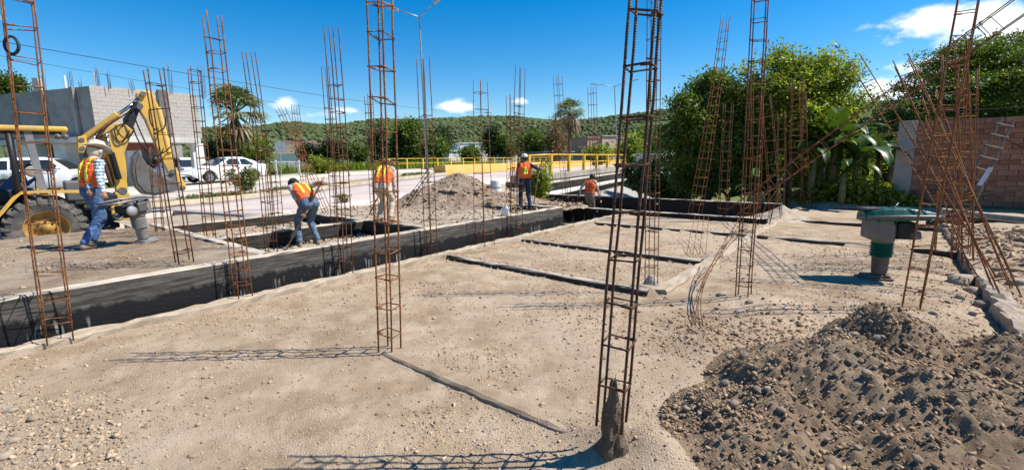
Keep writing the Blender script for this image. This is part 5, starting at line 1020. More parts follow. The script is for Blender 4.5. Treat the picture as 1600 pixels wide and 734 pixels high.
mb = MB(); mb.lathe([(.035, 0), (.04, .03), (.03, .045)], W2((-.40, .05, .955)), (0, 0, 1), 14); mb.build('fuel_cap', BLKM, tk, smooth=True); mb = MB(); mb.tube([W2((-.05, -.08, .95)), W2((-.12, 0, .995)), W2((-.05, .08, .95))], .014, 7); mb.build('lift_handle', BLKM, tk)
b1_ = G(226, 379, T-.02); rr1, W1 = rammer(b1_, math.atan2(.985, .17), .92, (LGREY, LGREY, GREYP, BLKM, mat('steel_tube', (.20, .20, .20), .45, metal=.5), STEEL), 'grey tamping rammer held by the worker in the hat', lean=-.12)

# ------------------------------------------------------------------ cars
CARW = mat('white_car_paint', (.80, .80, .80), .3, .05, spec=.5, coat=.6); GLASS = mat('car_glass', (.025, .03, .035), .08, spec=.6); TYRE = mat('car_tyre', (.025, .025, .026), .85); ALLOY = mat('alloy', (.45, .46, .47), .3, metal=.8); REDL = mat('tail_lamp', (.45, .02, .02), .3); HEADL = mat('head_lamp', (.65, .68, .70), .15, spec=.6)
def car(base, yaw, label, prof, roofz, win, wb, name='parked_car', L_=4.45, W_=1.74, wr=.32, cat='car', group='white cars parked across the road'):
    """prof: (x, z_top) of the outline from nose (x=0) to tail; win: side-glass outline; local x runs nose to tail, y to the left"""
    base = np.asarray(base, float); o = thing(name, base, label, cat, group); c, s = math.cos(yaw), math.sin(yaw)
    def W(x, y, z): x -= L_/2; return base+np.array([x*c-y*s, x*s+y*c, z])
    hw = W_/2; mb = MB(); vs = []; belt = win[0][1]; n = 12
    xs = sorted(set([p[0] for p in prof]+[q for q in np.linspace(0, L_, 34)])); px_ = [p[0] for p in prof]; pz_ = [p[1] for p in prof]
    for x in xs:
        zt = float(np.interp(x, px_, pz_)); e = min(x, L_-x); w = hw*(1-.16*max(0, 1-e/.55)**2); zb = .22+.16*max(0, 1-e/.35)
        for wx in (wb[0], wb[1]):
            d = abs(x-wx)
            if d < wr*1.14: zb = max(zb, .02+wr+math.sqrt(max(0, (wr*1.14)**2-d*d)))
        tum = max(0, zt-belt); wt = w-.30*tum-.03; zs = min(zt-.02, belt)
        half = [(w*.9, zb), (w*.985, max(zb, .45)), (w, max(zb, .62)), (w*.985, max(zb, zs*.96)), (wt if tum > .05 else w*.90, zt-.035), (wt*.80 if tum > .05 else w*.6, zt), (0, zt+.015)]
        vs += [W(x, y, z) for y, z in half]+[W(x, -y, z) for y, z in half[-2::-1]]
    m_ = 13; k = len(xs); fs = [(i_*m_+j, i_*m_+j+1, (i_+1)*m_+j+1, (i_+1)*m_+j) for i_ in range(k-1) for j in range(m_-1)]+[tuple(range(m_)), tuple((k-1)*m_+j for j in reversed(range(m_)))]
    mb.add(vs, fs); body = mb.build('body', CARW, o, smooth=True)
    mb = MB(); mb.add([W(.25, y, z) for y, z in ((-hw*.85, .3), (hw*.85, .3), (hw*.85, .6), (-hw*.85, .6))]+[W(L_-.25, y, z) for y, z in ((-hw*.85, .3), (hw*.85, .3), (hw*.85, .6), (-hw*.85, .6))], [(0, 1, 2, 3), (4, 7, 6, 5), (0, 4, 5, 1), (2, 6, 7, 3), (1, 5, 6, 2), (0, 3, 7, 4)]); mb.build('underbody', BLKM, o)
    def sy(z): return hw-.03-.30*max(0, z-belt)+.012
    for sd_ in (-1, 1):
        segs = win[1]
        for (x0, x1, x2, x3, zt) in segs:    # bottom x0..x3, top x1..x2
            mb = MB(); zb = belt+.02; mb.add([W(x0, sd_*sy(zb), zb), W(x3, sd_*sy(zb), zb), W(x2, sd_*sy(zt), zt), W(x1, sd_*sy(zt), zt)], [(0, 1, 2, 3)]); mb.build('side_window', GLASS, o)
        for x in win[3]:
            mb = MB(); mb.obox(W(x, sd_*(hw+.004), belt-.12), (np.array([c, s, 0]), np.array([-s, c, 0]), UPZ), (.09, .018, .018)); mb.build('door_handle', CARW, o)
        for wx in wb[:2]:
            w = bpy.data.objects.new('wheel', None); COL.objects.link(w); w.parent = o; ORG[w] = ORG[o]; yv = np.array([-s, c, 0])*sd_; cc = W(wx, sd_*(hw-.10), wr)
            mb = MB(); mb.lathe([(wr*.62, -.09), (wr*.95, -.10), (wr, -.06), (wr, .06), (wr*.95, .10), (wr*.66, .095), (wr*.62, .07)], cc, yv, 26, cap=False); mb.build('tyre', TYRE, w, smooth=True)
            mb = MB(); mb.lathe([(wr*.66, .07), (wr*.62, .09), (wr*.60, .04), (.0, .03)], cc, yv, 26, cap=False)
            for q in range(6): a0 = q*math.pi/3; dd = np.array([c, s, 0])*math.cos(a0)+UPZ*math.sin(a0); mb.obox(cc+dd*wr*.33+yv*.065, (dd, np.cross(yv, dd), yv), (wr*.30, .022, .02))
            mb.build('rim', ALLOY, w)
        mb = MB(); mb.ell(W(win[2][0], sd_*(hw+.07), belt+.08), (.07, .07, .06), 10, 6); mb.build('mirror', CARW, o, smooth=True)
        mb = MB(); mb.obox(W(.30, sd_*(hw*.80), prof[1][1]-.07), (nrm(np.array([c, s, 0])-np.array([-s, c, 0])*sd_*.35), nrm(np.array([-s, c, 0])*sd_+np.array([c, s, 0])*.35), UPZ), (.20, .05, .06)); mb.build('headlight', HEADL, o, bevel=.02)
        mb = MB(); mb.obox(W(L_-.14, sd_*(hw*.80), prof[-2][1]-.10), (nrm(np.array([c, s, 0])+np.array([-s, c, 0])*sd_*.3), nrm(np.array([-s, c, 0])*sd_-np.array([c, s, 0])*.3), UPZ), (.16, .06, .055)); mb.build('tail_light', REDL, o, bevel=.02)
    for (x0, z0, x1, z1_) in win[4]:
        mb = MB(); w0, w1 = hw-.06, hw-.03-.30*(z1_-belt)-.10; lift = .022; mb.add([W(x0, -w0*.92, z0+lift), W(x0, w0*.92, z0+lift), W(x1, w1, z1_+lift), W(x1, -w1, z1_+lift)], [(0, 1, 2, 3)]); mb.build('windscreen', GLASS, o)
    return o
SED = [(0, .50), (.06, .66), (.35, .76), (1.15, .93), (1.35, .96), (2.05, 1.36), (2.5, 1.45), (3.0, 1.44), (3.55, 1.26), (4.0, 1.07), (4.36, 1.02), (4.42, .85), (4.45, .55)]
WINS = [(1.5, .97), [(1.62, 2.10, 2.62, 2.66, 1.34), (2.74, 2.72, 3.05, 3.55, 1.33)], (1.75,), (2.45, 3.4), [(1.30, .955, 2.02, 1.35), (3.98, 1.075, 3.20, 1.38)]]
f = at(294, 297, 25.4); r_ = at(398, 290, 28.9); ydir = nrm((r_-f)*np.array([1, 1, 0])); cc = f*np.array([1, 1, 0])+ydir*2.15; zc_ = zr1(cc[:2]@RU)+.14
# keep the sill where the photo shows it
car((cc[0], cc[1], zc_), math.atan2(ydir[1], ydir[0]), 'white sedan parked across the road, right of the excavator bucket', SED, 1.45, WINS, (.86, 3.45))
SUV = [(0, .55), (.05, .80), (.35, .98), (1.0, 1.08), (1.15, 1.10), (1.75, 1.60), (2.3, 1.72), (3.6, 1.70), (4.15, 1.55), (4.35, 1.15), (4.45, .9), (4.5, .55)]
WSUV = [(1.3, 1.10), [(1.45, 1.85, 2.45, 2.45, 1.58), (2.55, 2.55, 3.3, 3.3, 1.58), (3.4, 3.4, 3.85, 4.1, 1.55)], (1.55,), (2.3, 3.2), [(1.12, 1.10, 1.72, 1.585), (4.37, 1.16, 4.18, 1.50)]]
p = at(282, 290, 27.9); car((p[0]-1.3, p[1]+.9, .62), math.atan2(ydir[1], ydir[0]), 'white van parked in the carport behind the sedan', SUV, 1.7, WSUV, (.85, 3.55))
p = at(80, 296, 23.5); car((p[0], p[1], zr1(p[:2]@RU)+.14), R(205), 'white hatchback with dark windows behind the backhoe seat', SUV, 1.6, WSUV, (.85, 3.55), L_=4.5)
p = at(5, 298, 23.5); car((p[0]-1.9, p[1]+.2, zr1(p[:2]@RU)+.14), math.atan2(ydir[1], ydir[0])+math.pi, 'white car mostly hidden behind the canopy post', SED, 1.45, WINS, (.86, 3.45))
# ------------------------------------------------------------------ people
SKIN = mat('skin', (.30, .15, .09), .55, .15, scale=8, spec=.35); HAIR = mat('dark_hair', (.012, .010, .009), .6); EYEM = mat('eye_dark', (.02, .015, .012), .3)
def cloth(name, c, c2=None, scale=9): return mat(name, c, .9, .25, col2=c2, scale=scale, bump=.5, bscale=14, spec=.15)
JEAN = cloth('blue_denim', (.085, .15, .30), (.05, .095, .20)); JEANF = cloth('faded_denim', (.12, .165, .22), (.07, .10, .145)); NAVY = cloth('navy_denim', (.022, .04, .085), (.012, .022, .05)); BEIGE = cloth('beige_cotton', (.50, .41, .30), (.40, .32, .23)); GREYS = cloth('grey_shirt', (.42, .41, .42), (.32, .31, .32)); PURP = cloth('purple_shirt', (.05, .035, .17), (.03, .025, .10)); BRWN = cloth('brown_trousers', (.20, .16, .12), (.14, .11, .08)); WSH = cloth('pale_shirt', (.50, .47, .42), (.40, .37, .33)); BLUS = cloth('blue_shirt', (.06, .12, .26))
ORV = mat('orange_vest', (.83, .14, .035), .75, .12, scale=14, bump=.5, bscale=18, spec=.2); YST = mat('yellow_stripe', (.72, .80, .06), .6, .1); GRV = mat('lime_vest', (.14, .36, .06), .8); BOOT = cloth('work_boot', (.30, .23, .16), (.20, .15, .10)); DSHOE = cloth('dark_boot', (.05, .04, .035))
def plaidmat():
    m = bpy.data.materials.new('plaid_shirt'); m.use_nodes = True; t = m.node_tree; b = t.nodes['Principled BSDF']; l = t.links.new; tc_ = t.nodes.new('ShaderNodeTexCoord'); prev = None
    for k, (dr, sc, cA, cB) in enumerate((('Z', 6.0, (.74, .77, .78), (.22, .30, .35)), ('X', 7, (1, 1, 1), (.62, .68, .70)), ('Y', 7, (1, 1, 1), (.62, .68, .70)))):
        w = t.nodes.new('ShaderNodeTexWave'); w.bands_direction = dr; w.inputs['Scale'].default_value = sc; l(tc_.outputs['Object'], w.inputs[0]); r = t.nodes.new('ShaderNodeMapRange'); l(w.outputs[1], r.inputs[0]); r.inputs[1].default_value = .45; r.inputs[2].default_value = .6
        x = t.nodes.new('ShaderNodeMix'); x.data_type = 'RGBA'; l(r.outputs[0], x.inputs['Factor']); x.inputs['A'].default_value = (*cA, 1); x.inputs['B'].default_value = (*cB, 1)
        if prev is None: prev = x.outputs['Result']
        else:
            y = t.nodes.new('ShaderNodeMix'); y.data_type = 'RGBA'; y.blend_type = 'MULTIPLY'; y.inputs['Factor'].default_value = 1; l(prev, y.inputs['A']); l(x.outputs['Result'], y.inputs['B']); prev = y.outputs['Result']
    l(prev, b.inputs['Base Color']); b.inputs['Roughness'].default_value = .9; return m
PLAID = plaidmat()
def capsule(mb, p, r0, q, r1, n=12):
    p = np.asarray(p, float); q = np.asarray(q, float); d = q-p; ln = np.linalg.norm(d)
    if ln < 1e-5: mb.ell(p, (r0, r0, r0), n, 8); return
    t = d/ln; pts = []; rr_ = []
    for a in (-85, -60, -30): pts.append(p+t*r0*math.sin(R(a))); rr_.append(r0*math.cos(R(a)))
    pts += [p, q]; rr_ += [r0, r1]
    for a in (30, 60, 85): pts.append(q+t*r1*math.sin(R(a))); rr_.append(r1*math.cos(R(a)))
    mb.tube(pts, rr_, n)
def ik(a, b, l1, l2, hint):
    a, b = np.asarray(a, float), np.asarray(b, float); d = b-a; ln = np.linalg.norm(d); t = d/ln; ln2 = min(ln, (l1+l2)*.995); b = a+t*ln2
    x = (l1*l1-l2*l2+ln2*ln2)/(2*ln2); h = math.sqrt(max(0, l1*l1-x*x)); hv = np.asarray(hint, float); hv = hv-t*np.dot(hv, t); return a+t*x+nrm(hv)*h, b
def person(label, pos, heading, lean=0, side=0, hipz=.92, hands=None, feet=((-.10, .05), (.10, -.05)), tops=GREYS, legs=JEAN, shoes=BOOT, vest=ORV, stripe='two', sleeve=True, head_pitch=0, hat=None, sc=1.0, elbow=(0, -1, -.3), shift=(0, 0), footz=None, knee=(0, 1, .1), backonly=False):
    pos = np.asarray(pos, float); h = R(heading); f = np.array([math.sin(h), math.cos(h), 0]); r = np.array([math.cos(h), -math.sin(h), 0]); up = UPZ
    le, si = R(lean), R(side); s = nrm(up*math.cos(le)*math.cos(si)+f*math.sin(le)+r*math.sin(si)); cf = nrm(np.cross(s, r)) * -1
    cf = nrm(f-s*np.dot(f, s)) if abs(np.dot(f, s)) < .999 else -up; cr = np.cross(cf, s); cr = cr if np.dot(cr, r) > 0 else -cr
    P = pos+up*hipz*sc+f*shift[1]+r*shift[0]; L_ = lambda x: x*sc; prim = []   # (p, r0, q, r1, kind)
    def add(p, a, q, b, k): prim.append((np.asarray(p, float), L_(a), np.asarray(q, float), L_(b), k))
    for e in (-1, 1):
        add(P+r*e*L_(.075)-up*L_(.02), .115, P+s*L_(.12)+cr*e*L_(.06), .11, 'leg' if e else 'leg')
        add(P+s*L_(.12)+cr*e*L_(.05), .118, P+s*L_(.36)+cr*e*L_(.085), .118, 'top')
    sh = [P+s*L_(.455)+cr*e*L_(.165) for e in (-1, 1)]; add(sh[0], .075, sh[1], .075, 'top'); nk = P+s*L_(.50)
    add(P+s*L_(.34), .12, P+s*L_(.44), .09, 'top'); hp = R(head_pitch); hu = nrm(s*math.cos(hp)+cf*math.sin(hp)); hf = nrm(cf-hu*np.dot(cf, hu)); hd = nk+hu*L_(.165)+hf*L_(.02)
    add(nk-s*L_(.03), .060, hd-hu*L_(.04), .055, 'skin'); add(hd-hu*L_(.02)-hf*L_(.012), .088, hd+hu*L_(.025)-hf*L_(.012), .092, 'skin'); add(hd-hu*L_(.07)+hf*L_(.035), .05, hd-hu*L_(.02)+hf*L_(.03), .065, 'skin')
    add(hd+hf*L_(.088)-hu*L_(.005), .012, hd+hf*L_(.104)-hu*L_(.032), .016, 'skin')
    for e in (-1, 1): add(hd+cr*e*L_(.09)-hu*L_(.015), .018, hd+cr*e*L_(.094)+hu*L_(.018), .02, 'skin'); add(hd+hf*L_(.083)+cr*e*L_(.033)+hu*L_(.012), .011, hd+hf*L_(.085)+cr*e*L_(.036)+hu*L_(.012), .011, 'eye')
    add(hd+hf*L_(.087)-cr*L_(.02)-hu*L_(.062), .009, hd+hf*L_(.087)+cr*L_(.02)-hu*L_(.062), .009, 'skin')
    for i_, e in enumerate((-1, 1)):
        tg = hands[i_] if hands and hands[i_] is not None else sh[i_]-up*L_(.56)+f*L_(.08)+r*e*L_(.08)
        ev = elbow[i_] if hasattr(elbow[0], '__len__') else elbow; hint = r*ev[0]*e+f*ev[1]+up*ev[2]; el, wr = ik(sh[i_], tg, L_(.29), L_(.26), hint)
        add(sh[i_], .062, el, .047, 'sleeve'); add(el, .045, wr, .032, 'sleeve' if sleeve else 'skin'); hdv = nrm(wr-el); sdv = nrm(np.cross(hdv, up)) if abs(hdv[2]) < .95 else r; dn = np.cross(hdv, sdv)
        kn = wr+hdv*L_(.085); add(wr, .030, kn, .036, 'skin')
        for j in range(4):
            b0 = kn+sdv*L_(-.030+.020*j); m1 = b0+hdv*L_(.032)-dn*L_(.006)*0; m2 = m1+hdv*L_(.010)+dn*L_(.028)*(1 if dn[2] < 0 else -1); add(b0, .0105, m1, .010, 'skin'); add(m1, .010, m2, .009, 'skin')
        add(wr+hdv*L_(.03)+sdv*L_(.03), .013, wr+hdv*L_(.075)+sdv*L_(.058), .011, 'skin')
    for i_, e in enumerate((-1, 1)):
        fx, fy = feet[i_]; ank = pos+r*fx+f*fy+up*L_(.09)
        if footz: ank = ank+up*footz[i_]
        hp_ = P+r*e*L_(.09)-up*L_(.03); kn, ank = ik(hp_, ank, L_(.44), L_(.43), f*knee[1]+r*e*knee[0]+up*knee[2]); add(hp_, .095, kn, .070, 'leg'); add(kn, .068, ank+up*L_(.03), .055, 'leg'); add(ank-up*L_(.045)-f*L_(.03), .045, ank-up*L_(.055)+f*L_(.13), .036, 'shoe')
    mb = MB()
    for p, a, q, b, k in prim: capsule(mb, p, a, q, b)
    me = bpy.data.meshes.new('tmp'); me.from_pydata([tuple(np.array(v)-pos) for v in mb.V], [], mb.F); ob = bpy.data.objects.new('tmp', me); COL.objects.link(ob)
    rm = ob.modifiers.new('r', 'REMESH'); rm.mode = 'VOXEL'; rm.voxel_size = .0115*sc; sm = ob.modifiers.new('s', 'SMOOTH'); sm.factor = .5; sm.iterations = 3
    dg = bpy.context.evaluated_depsgraph_get(); ev = ob.evaluated_get(dg); body = bpy.data.meshes.new_from_object(ev); bpy.data.objects.remove(ob); bpy.data.meshes.remove(me)
    nv = len(body.vertices); V = np.empty(nv*3, np.float32); body.vertices.foreach_get('co', V); V = V.reshape(-1, 3)+pos; NV = np.empty(nv*3, np.float32); body.vertices.foreach_get('normal', NV); NV = NV.reshape(-1, 3)
    np_ = len(body.polygons); lt = np.empty(np_, np.int32); body.polygons.foreach_get('loop_total', lt); ls = np.empty(np_, np.int32); body.polygons.foreach_get('loop_start', ls); vi = np.empty(len(body.loops), np.int32); body.loops.foreach_get('vertex_index', vi)
    def near(Q):
        best = np.full(len(Q), 9.); bi = np.zeros(len(Q), int)
        for k, (p, a, q, b, kd) in enumerate(prim):
            d = q-p; dd = d@d; t = np.clip(((Q-p)@d)/dd, 0, 1) if dd > 1e-9 else np.zeros(len(Q)); ds = np.linalg.norm(Q-(p+t[:, None]*d), axis=1)-(a+(b-a)*t); m_ = ds < best; best[m_] = ds[m_]; bi[m_] = k
        return bi
    if True:    # cloth creases
        kb = near(V); cl_ = np.array([prim[k][4] in ('top', 'sleeve', 'leg') for k in kb])
        wr_ = np.array([mnoise.noise(Vector((q[0]*7, q[1]*7, q[2]*15)))+.6*mnoise.noise(Vector((q[0]*19+5, q[1]*19, q[2]*30))) if c_ else 0. for q, c_ in zip(V, cl_)])
        V = (V + NV*(wr_*.0105*sc)[:, None]).astype(np.float32); body.vertices.foreach_set('co', (V-pos).astype(np.float32).ravel())
    bi = near(V); Fi = [vi[ls[k]:ls[k]+lt[k]] for k in range(np_)]; fc = np.array([V[q].mean(0) for q in Fi]); fb = near(fc); kinds = [p[4] for p in prim]; order = ['skin', 'top', 'sleeve', 'leg', 'shoe', 'eye']; mts = [SKIN, tops, tops, legs, shoes, EYEM]
    sp = (fc-P)@s/sc; lat = (fc-P)@cr/sc; fr = (fc-P)@cf/sc
    mi_ = np.array([order.index(kinds[k]) for k in fb]); mi_[(mi_ == 3) & (sp > .055) & (np.linalg.norm(fc-P, axis=1) < .3*sc)] = 1
    for m_ in mts: body.materials.append(m_)
    body.polygons.foreach_set('material_index', mi_.astype(np.int32)); body.polygons.foreach_set('use_smooth', np.ones(np_, bool)); body.name = 'person'
    o = link('person', body, None, pos); tag(o, label, 'person'); ORG[o] = pos
    def shell(name, sel, off, m_, par):
        fs = [Fi[k] for k in np.nonzero(sel)[0]]
        if not fs: return None
        used = np.unique(np.concatenate(fs)); mp_ = {int(u): k for k, u in enumerate(used)}; vv = V[used]+NV[used]*off-pos; e = bpy.data.meshes.new(name); e.from_pydata(vv.tolist(), [], [[mp_[int(x)] for x in q] for q in fs]); e.materials.append(m_); e.polygons.foreach_set('use_smooth', [True]*len(fs)); so = link(name, e, par, pos)
        so.modifiers.new('solid', 'SOLIDIFY').thickness = .006; return so
    if vest is not None:
        tor = np.isin(mi_, (1,)) & (sp > -.03) & (sp < .53) & (np.abs(lat) < .155+.05*(sp < .36)) & ~((fr > .02) & (np.abs(lat) < .05) & (sp > .30))
        if backonly: tor &= fr < .0
        vs = shell('vest', tor, .013, vest, o)
        if stripe == 'two': st = tor & (np.abs(np.abs(lat)-.075) < .020) & (sp > .16)
        elif stripe == 'patch': st = tor & (fr < 0) & (np.abs(lat-.01) < .055-.12*np.clip(sp-.25, 0, .2)) & (sp > .17) & (sp < .36)
        elif stripe == 'crease_lines': st = tor & ((np.abs(sp-.13) < .012) | (np.abs(sp-.25) < .010))  # dark lines paint the shade in the vest's creases
        else: st = np.zeros(np_, bool)
        if st.any() and vs: shell('stripe_crease', st, .021, YST if stripe != 'crease_lines' else mat('painted_crease', (.30, .07, .03), .8), vs)
    # head wear
    ax3 = np.array([cr, hf, hu])
    def local(p): return hd+cr*p[0]*sc+hf*p[1]*sc+hu*p[2]*sc
    if hat == 'hair' or hat in ('cap', 'whitecap'):
        hz = (fc-hd)@hu/sc; hy = (fc-hd)@hf/sc; sel = (mi_ == 0) & (np.linalg.norm(fc-hd, axis=1) < .17*sc) & ((hz > .045) | ((hy < -.005) & (hz > -.075)))
        shell('hair', sel, .012, HAIR, o)
    if hat in ('cap', 'whitecap'):
        m_ = mat('dark_cap', (.03, .03, .035), .8) if hat == 'cap' else mat('white_cap', (.72, .71, .68), .8); mb = MB(); mb.ell(local((0, -.012, .045)), (.104*sc, .118*sc, .085*sc), 18, 10, ax3); cp = mb.build('cap', m_, o, smooth=True)
        mb = MB(); mb.prism([local((x, y, .05-.12*abs(x))) for x, y in ((-.085, .06), (-.07, .14), (-.03, .175), (.03, .175), (.07, .14), (.085, .06))], hu*.01); mb.build('visor', m_, cp)
    if hat == 'straw':
        m_ = mat('pale_hat', (.62, .55, .44), .9, col2=(.52, .45, .35), scale=8, bump=.3, bscale=60); mb = MB(); vs = []; prof = [(.205, .0), (.20, .012), (.12, .012), (.110, .02), (.105, .10), (.085, .135), (.04, .128), (.001, .12)]; n = 32
        for rr_, z_ in prof:
            for j in range(n):
                an = 2*math.pi*j/n; x, y = rr_*math.cos(an)*(.86 if rr_ > .13 else .92), rr_*math.sin(an)*(1.05); c_ = (.055*math.cos(an)**2-.02*math.sin(an)**2 if rr_ > .13 else 0); vs.append(local((x, y-.01, .045+z_+c_*(1 if z_ < .02 else 0)-(.025*math.exp(-(x/.03)**2) if z_ > .12 else 0))))
        mb.add(vs, [(i_*n+j, i_*n+(j+1) % n, (i_+1)*n+(j+1) % n, (i_+1)*n+j) for i_ in range(len(prof)-1) for j in range(n)]+[tuple(range(n-1, -1, -1))]); mb.build('hat', m_, o, smooth=True)
        hz = (fc-hd)@hu/sc; hy = (fc-hd)@hf/sc; sel = (np.isin(mi_, (0,))) & (np.linalg.norm(fc-hd, axis=1) < .26*sc) & (hz < .03) & (hy < .055); shell('neck_cloth', sel, .014, mat('neck_cloth_beige', (.58, .50, .38), .95), o)
    return o, dict(P=P, sh=sh, hd=hd, f=f, r=r)
def tool(name, label, p, q, m, blade=None, r=.016):
    o = thing(name, np.minimum(p, q), label, 'shovel' if blade else 'tool'); p = np.asarray(p, float); q = np.asarray(q, float); mb = MB(); mb.tube([p, p*.5+q*.5, q], r, 8); mb.build('handle', m, o, smooth=True)
    if blade is not None:
        d = nrm(q-p); w = nrm(np.cross(d, UPZ)); n_ = np.cross(w, d); V = []; F_ = []
        for i_ in range(7):
            s = i_/6; hw = .115*(1-.0*s)*(1 if s < .65 else math.sqrt(max(.03, 1-((s-.65)/.36)**2)))
            for j in range(5): x = -1+2*j/4; V.append(q+d*(.28*s-.02)+w*hw*x+n_*(.03*x*x-.03*math.sin(math.pi*s)))
        F_ = [(i_*5+j, i_*5+j+1, (i_+1)*5+j+1, (i_+1)*5+j) for i_ in range(6) for j in range(4)]; mb = MB(); mb.add(V, F_); b = mb.build('blade', STEEL, o, smooth=True); b.modifiers.new('s', 'SOLIDIFY').thickness = .005
    return o
HW = mat('wood_handle', (.30, .21, .12), .7, col2=(.20, .13, .075), scale=10)
# 1 worker with hat behind the grey rammer
p1 = G(139, 387, T-.015); hL, hR = W1((-.52, .12, .85)), W1((-.52, -.12, .85))
person('worker in pale hat and plaid shirt guiding the grey rammer', p1, 16, lean=9, shift=(.07, .13), backonly=True, hands=(hL-np.array([0, .08, 0]), hR-np.array([0, .08, 0])), feet=((-.11, .16), (.12, -.12)), tops=PLAID, legs=JEAN, hat='straw', sc=1.0, head_pitch=12, elbow=(.5, -.5, -1), stripe='two')
# 2 bent worker with shovel
p2 = G(483, 384, .24); hh = at(502, 285, p2[1]-.05); bld = G(450, 384, .30); lo_ = hh+(bld-hh)*.52
person('bent worker in orange vest and jeans shovelling in the sunken cell', p2, -52, lean=50, hipz=.86, hands=(lo_, hh), feet=((-.16, .05), (.16, -.05)), tops=GREYS, legs=JEANF, hat='cap', sleeve=False, head_pitch=25, elbow=((.3, -.6, .5), (1, -.6, .4)), shift=(.03, -.12), sc=.99)
tool('shovel', 'shovel in the hands of the bent worker', hh+nrm(hh-bld)*.12, bld, HW, True)
# 3 worker in beige
p3 = G(602, 346, T); hnd = at(617, 314, p3[1]+.15)
person('stooping worker in orange vest and beige trousers standing on the beam', p3, 12, lean=38, hipz=.80, hands=(at(590, 312, p3[1]+.5), hnd), feet=((-.15, .02), (.14, -.02)), tops=BEIGE, legs=BEIGE, hat='hair', head_pitch=30, sc=.97, shift=(0, -.12), elbow=(.6, -.6, 0))
tool('pick_bar', 'iron bar held low by the stooping worker in beige', at(590, 309, p3[1]+.5), G(577, 335, .56), STEEL)
# 4 worker leaning on a shovel
p4 = G(821, 329.5, .42); hd4 = at(843, 263, p4[1]+.1); ft4 = G(833, 326, .42)
person('worker in white cap and purple sleeves leaning on a shovel', p4, -8, lean=6, hands=(None, hd4), feet=((-.13, .02), (.14, .0)), tops=PURP, legs=NAVY, shoes=DSHOE, hat='whitecap', stripe='patch', sc=.93, elbow=(.6, -.5, -.3))
tool('shovel', 'long handled shovel of the worker in the white cap', hd4+np.array([0, 0, .06]), ft4, HW, True)
# 5 worker in the trench
p5 = at(921, 300, 16.2); p5[2] = -.34
person('dark haired worker in orange vest standing in the trench', p5, 35, lean=14, hands=(at(905, 304, 16.5), at(941, 318, 16.6)), tops=WSH, legs=BRWN, hat='hair', stripe='crease_lines', sc=.99, head_pitch=20, elbow=(1, -.3, -.3))
tool('pick_bar', 'dark bar in the left hand of the trench worker', at(903, 296, 16.5), G(909, 345, -.34), BLKM)
# 6 operator in the backhoe
sx_ = hp(14, 292, Ym)[0]; ps = HW3((sx_-.05, Ym, zw+.99-.13-.47))
person('operator in blue shirt bent over the levers of the backhoe', ps, 43, lean=42, hipz=.60, hands=(HW3((sx_+.50, Ym+.12, zw+1.2)), HW3((sx_+.47, Ym-.2, zw+1.2))), feet=((-.14, .52), (.14, .50)), tops=BLUS, legs=JEAN, hat='cap', vest=None, sc=.97, knee=(0, 1, 1.2), head_pitch=10)
# lime vest hung in the shade
c7 = at(1180, 268, 12.6); mb = MB(); n7 = 7; V7 = []
for i_ in range(n7):
    for j in range(n7): u_ = -1+2*i_/(n7-1); v_ = j/(n7-1); V7.append(c7+np.array([.12*u_*(1-.25*v_), .05*math.cos(u_*4)+.02*math.sin(v_*9), -.12+.20*v_+.02*u_]))
mb.add(V7, [(i_*n7+j, (i_+1)*n7+j, (i_+1)*n7+j+1, i_*n7+j+1) for i_ in range(n7-1) for j in range(n7-1)]); o = mb.build('safety_vest', GRV, smooth=True); o.modifiers.new('s', 'SOLIDIFY').thickness = .012; tag(o, 'lime safety vest hung on the cage cluster in the shade', 'vest')
# ------------------------------------------------------------------ heaps, stones, gravel
STONE = [mat('stone_a', (.31, .235, .165), .9, col2=(.25, .195, .14), scale=7, bump=.3, bscale=30, spec=.15), mat('stone_b', (.28, .22, .165), .9, col2=(.21, .17, .13), scale=7, bump=.3, bscale=30, spec=.15), mat('stone_c', (.36, .285, .21), .9, col2=(.29, .24, .185), scale=7, bump=.3, bscale=30, spec=.15), mat('stone_d', (.22, .175, .13), .95, col2=(.15, .115, .08), scale=9, bump=.4, bscale=30, spec=.12)]
def stone_mesh(seed, sub=2, rough=.22, m=None):
    import bmesh
    bm = bmesh.new(); bmesh.ops.create_icosphere(bm, subdivisions=sub, radius=1.0); rg = np.random.default_rng(seed); o = Vector(rg.uniform(0, 50, 3)); sc = rg.uniform(.65, 1.0, 3)
    for v in bm.verts: k = 1+rough*mnoise.noise(v.co*1.1+o)*1.6+rough*.4*mnoise.noise(v.co*3+o); v.co = Vector((v.co.x*sc[0]*k, v.co.y*sc[1]*k, v.co.z*sc[2]*.72*k))
    me = bpy.data.meshes.new('stone'); bm.to_mesh(me); bm.free(); me.polygons.foreach_set('use_smooth', [True]*len(me.polygons))
    if m: me.materials.append(m)
    return me
def arr(me): v = np.empty(len(me.vertices)*3, np.float32); me.vertices.foreach_get('co', v); f = np.array([p.vertices[:] for p in me.polygons]); return v.reshape(-1, 3), f
LIB = []
for k in range(12):
    v_, f_ = arr(stone_mesh(200+k, 1, .45)); LIB.append((v_*np.random.default_rng(k).uniform(.72, 1.25, (len(v_), 1))*np.random.default_rng(50+k).uniform(.6, 1.25, 3), f_))
def rot_rand(n, rg):
    q = rg.normal(0, 1, (n, 4)); q /= np.linalg.norm(q, axis=1)[:, None]; w, x, y, z = q.T
    return np.stack([1-2*(y*y+z*z), 2*(x*y-z*w), 2*(x*z+y*w), 2*(x*y+z*w), 1-2*(x*x+z*z), 2*(y*z-x*w), 2*(x*z-y*w), 2*(y*z+x*w), 1-2*(x*x+y*y)], 1).reshape(n, 3, 3)
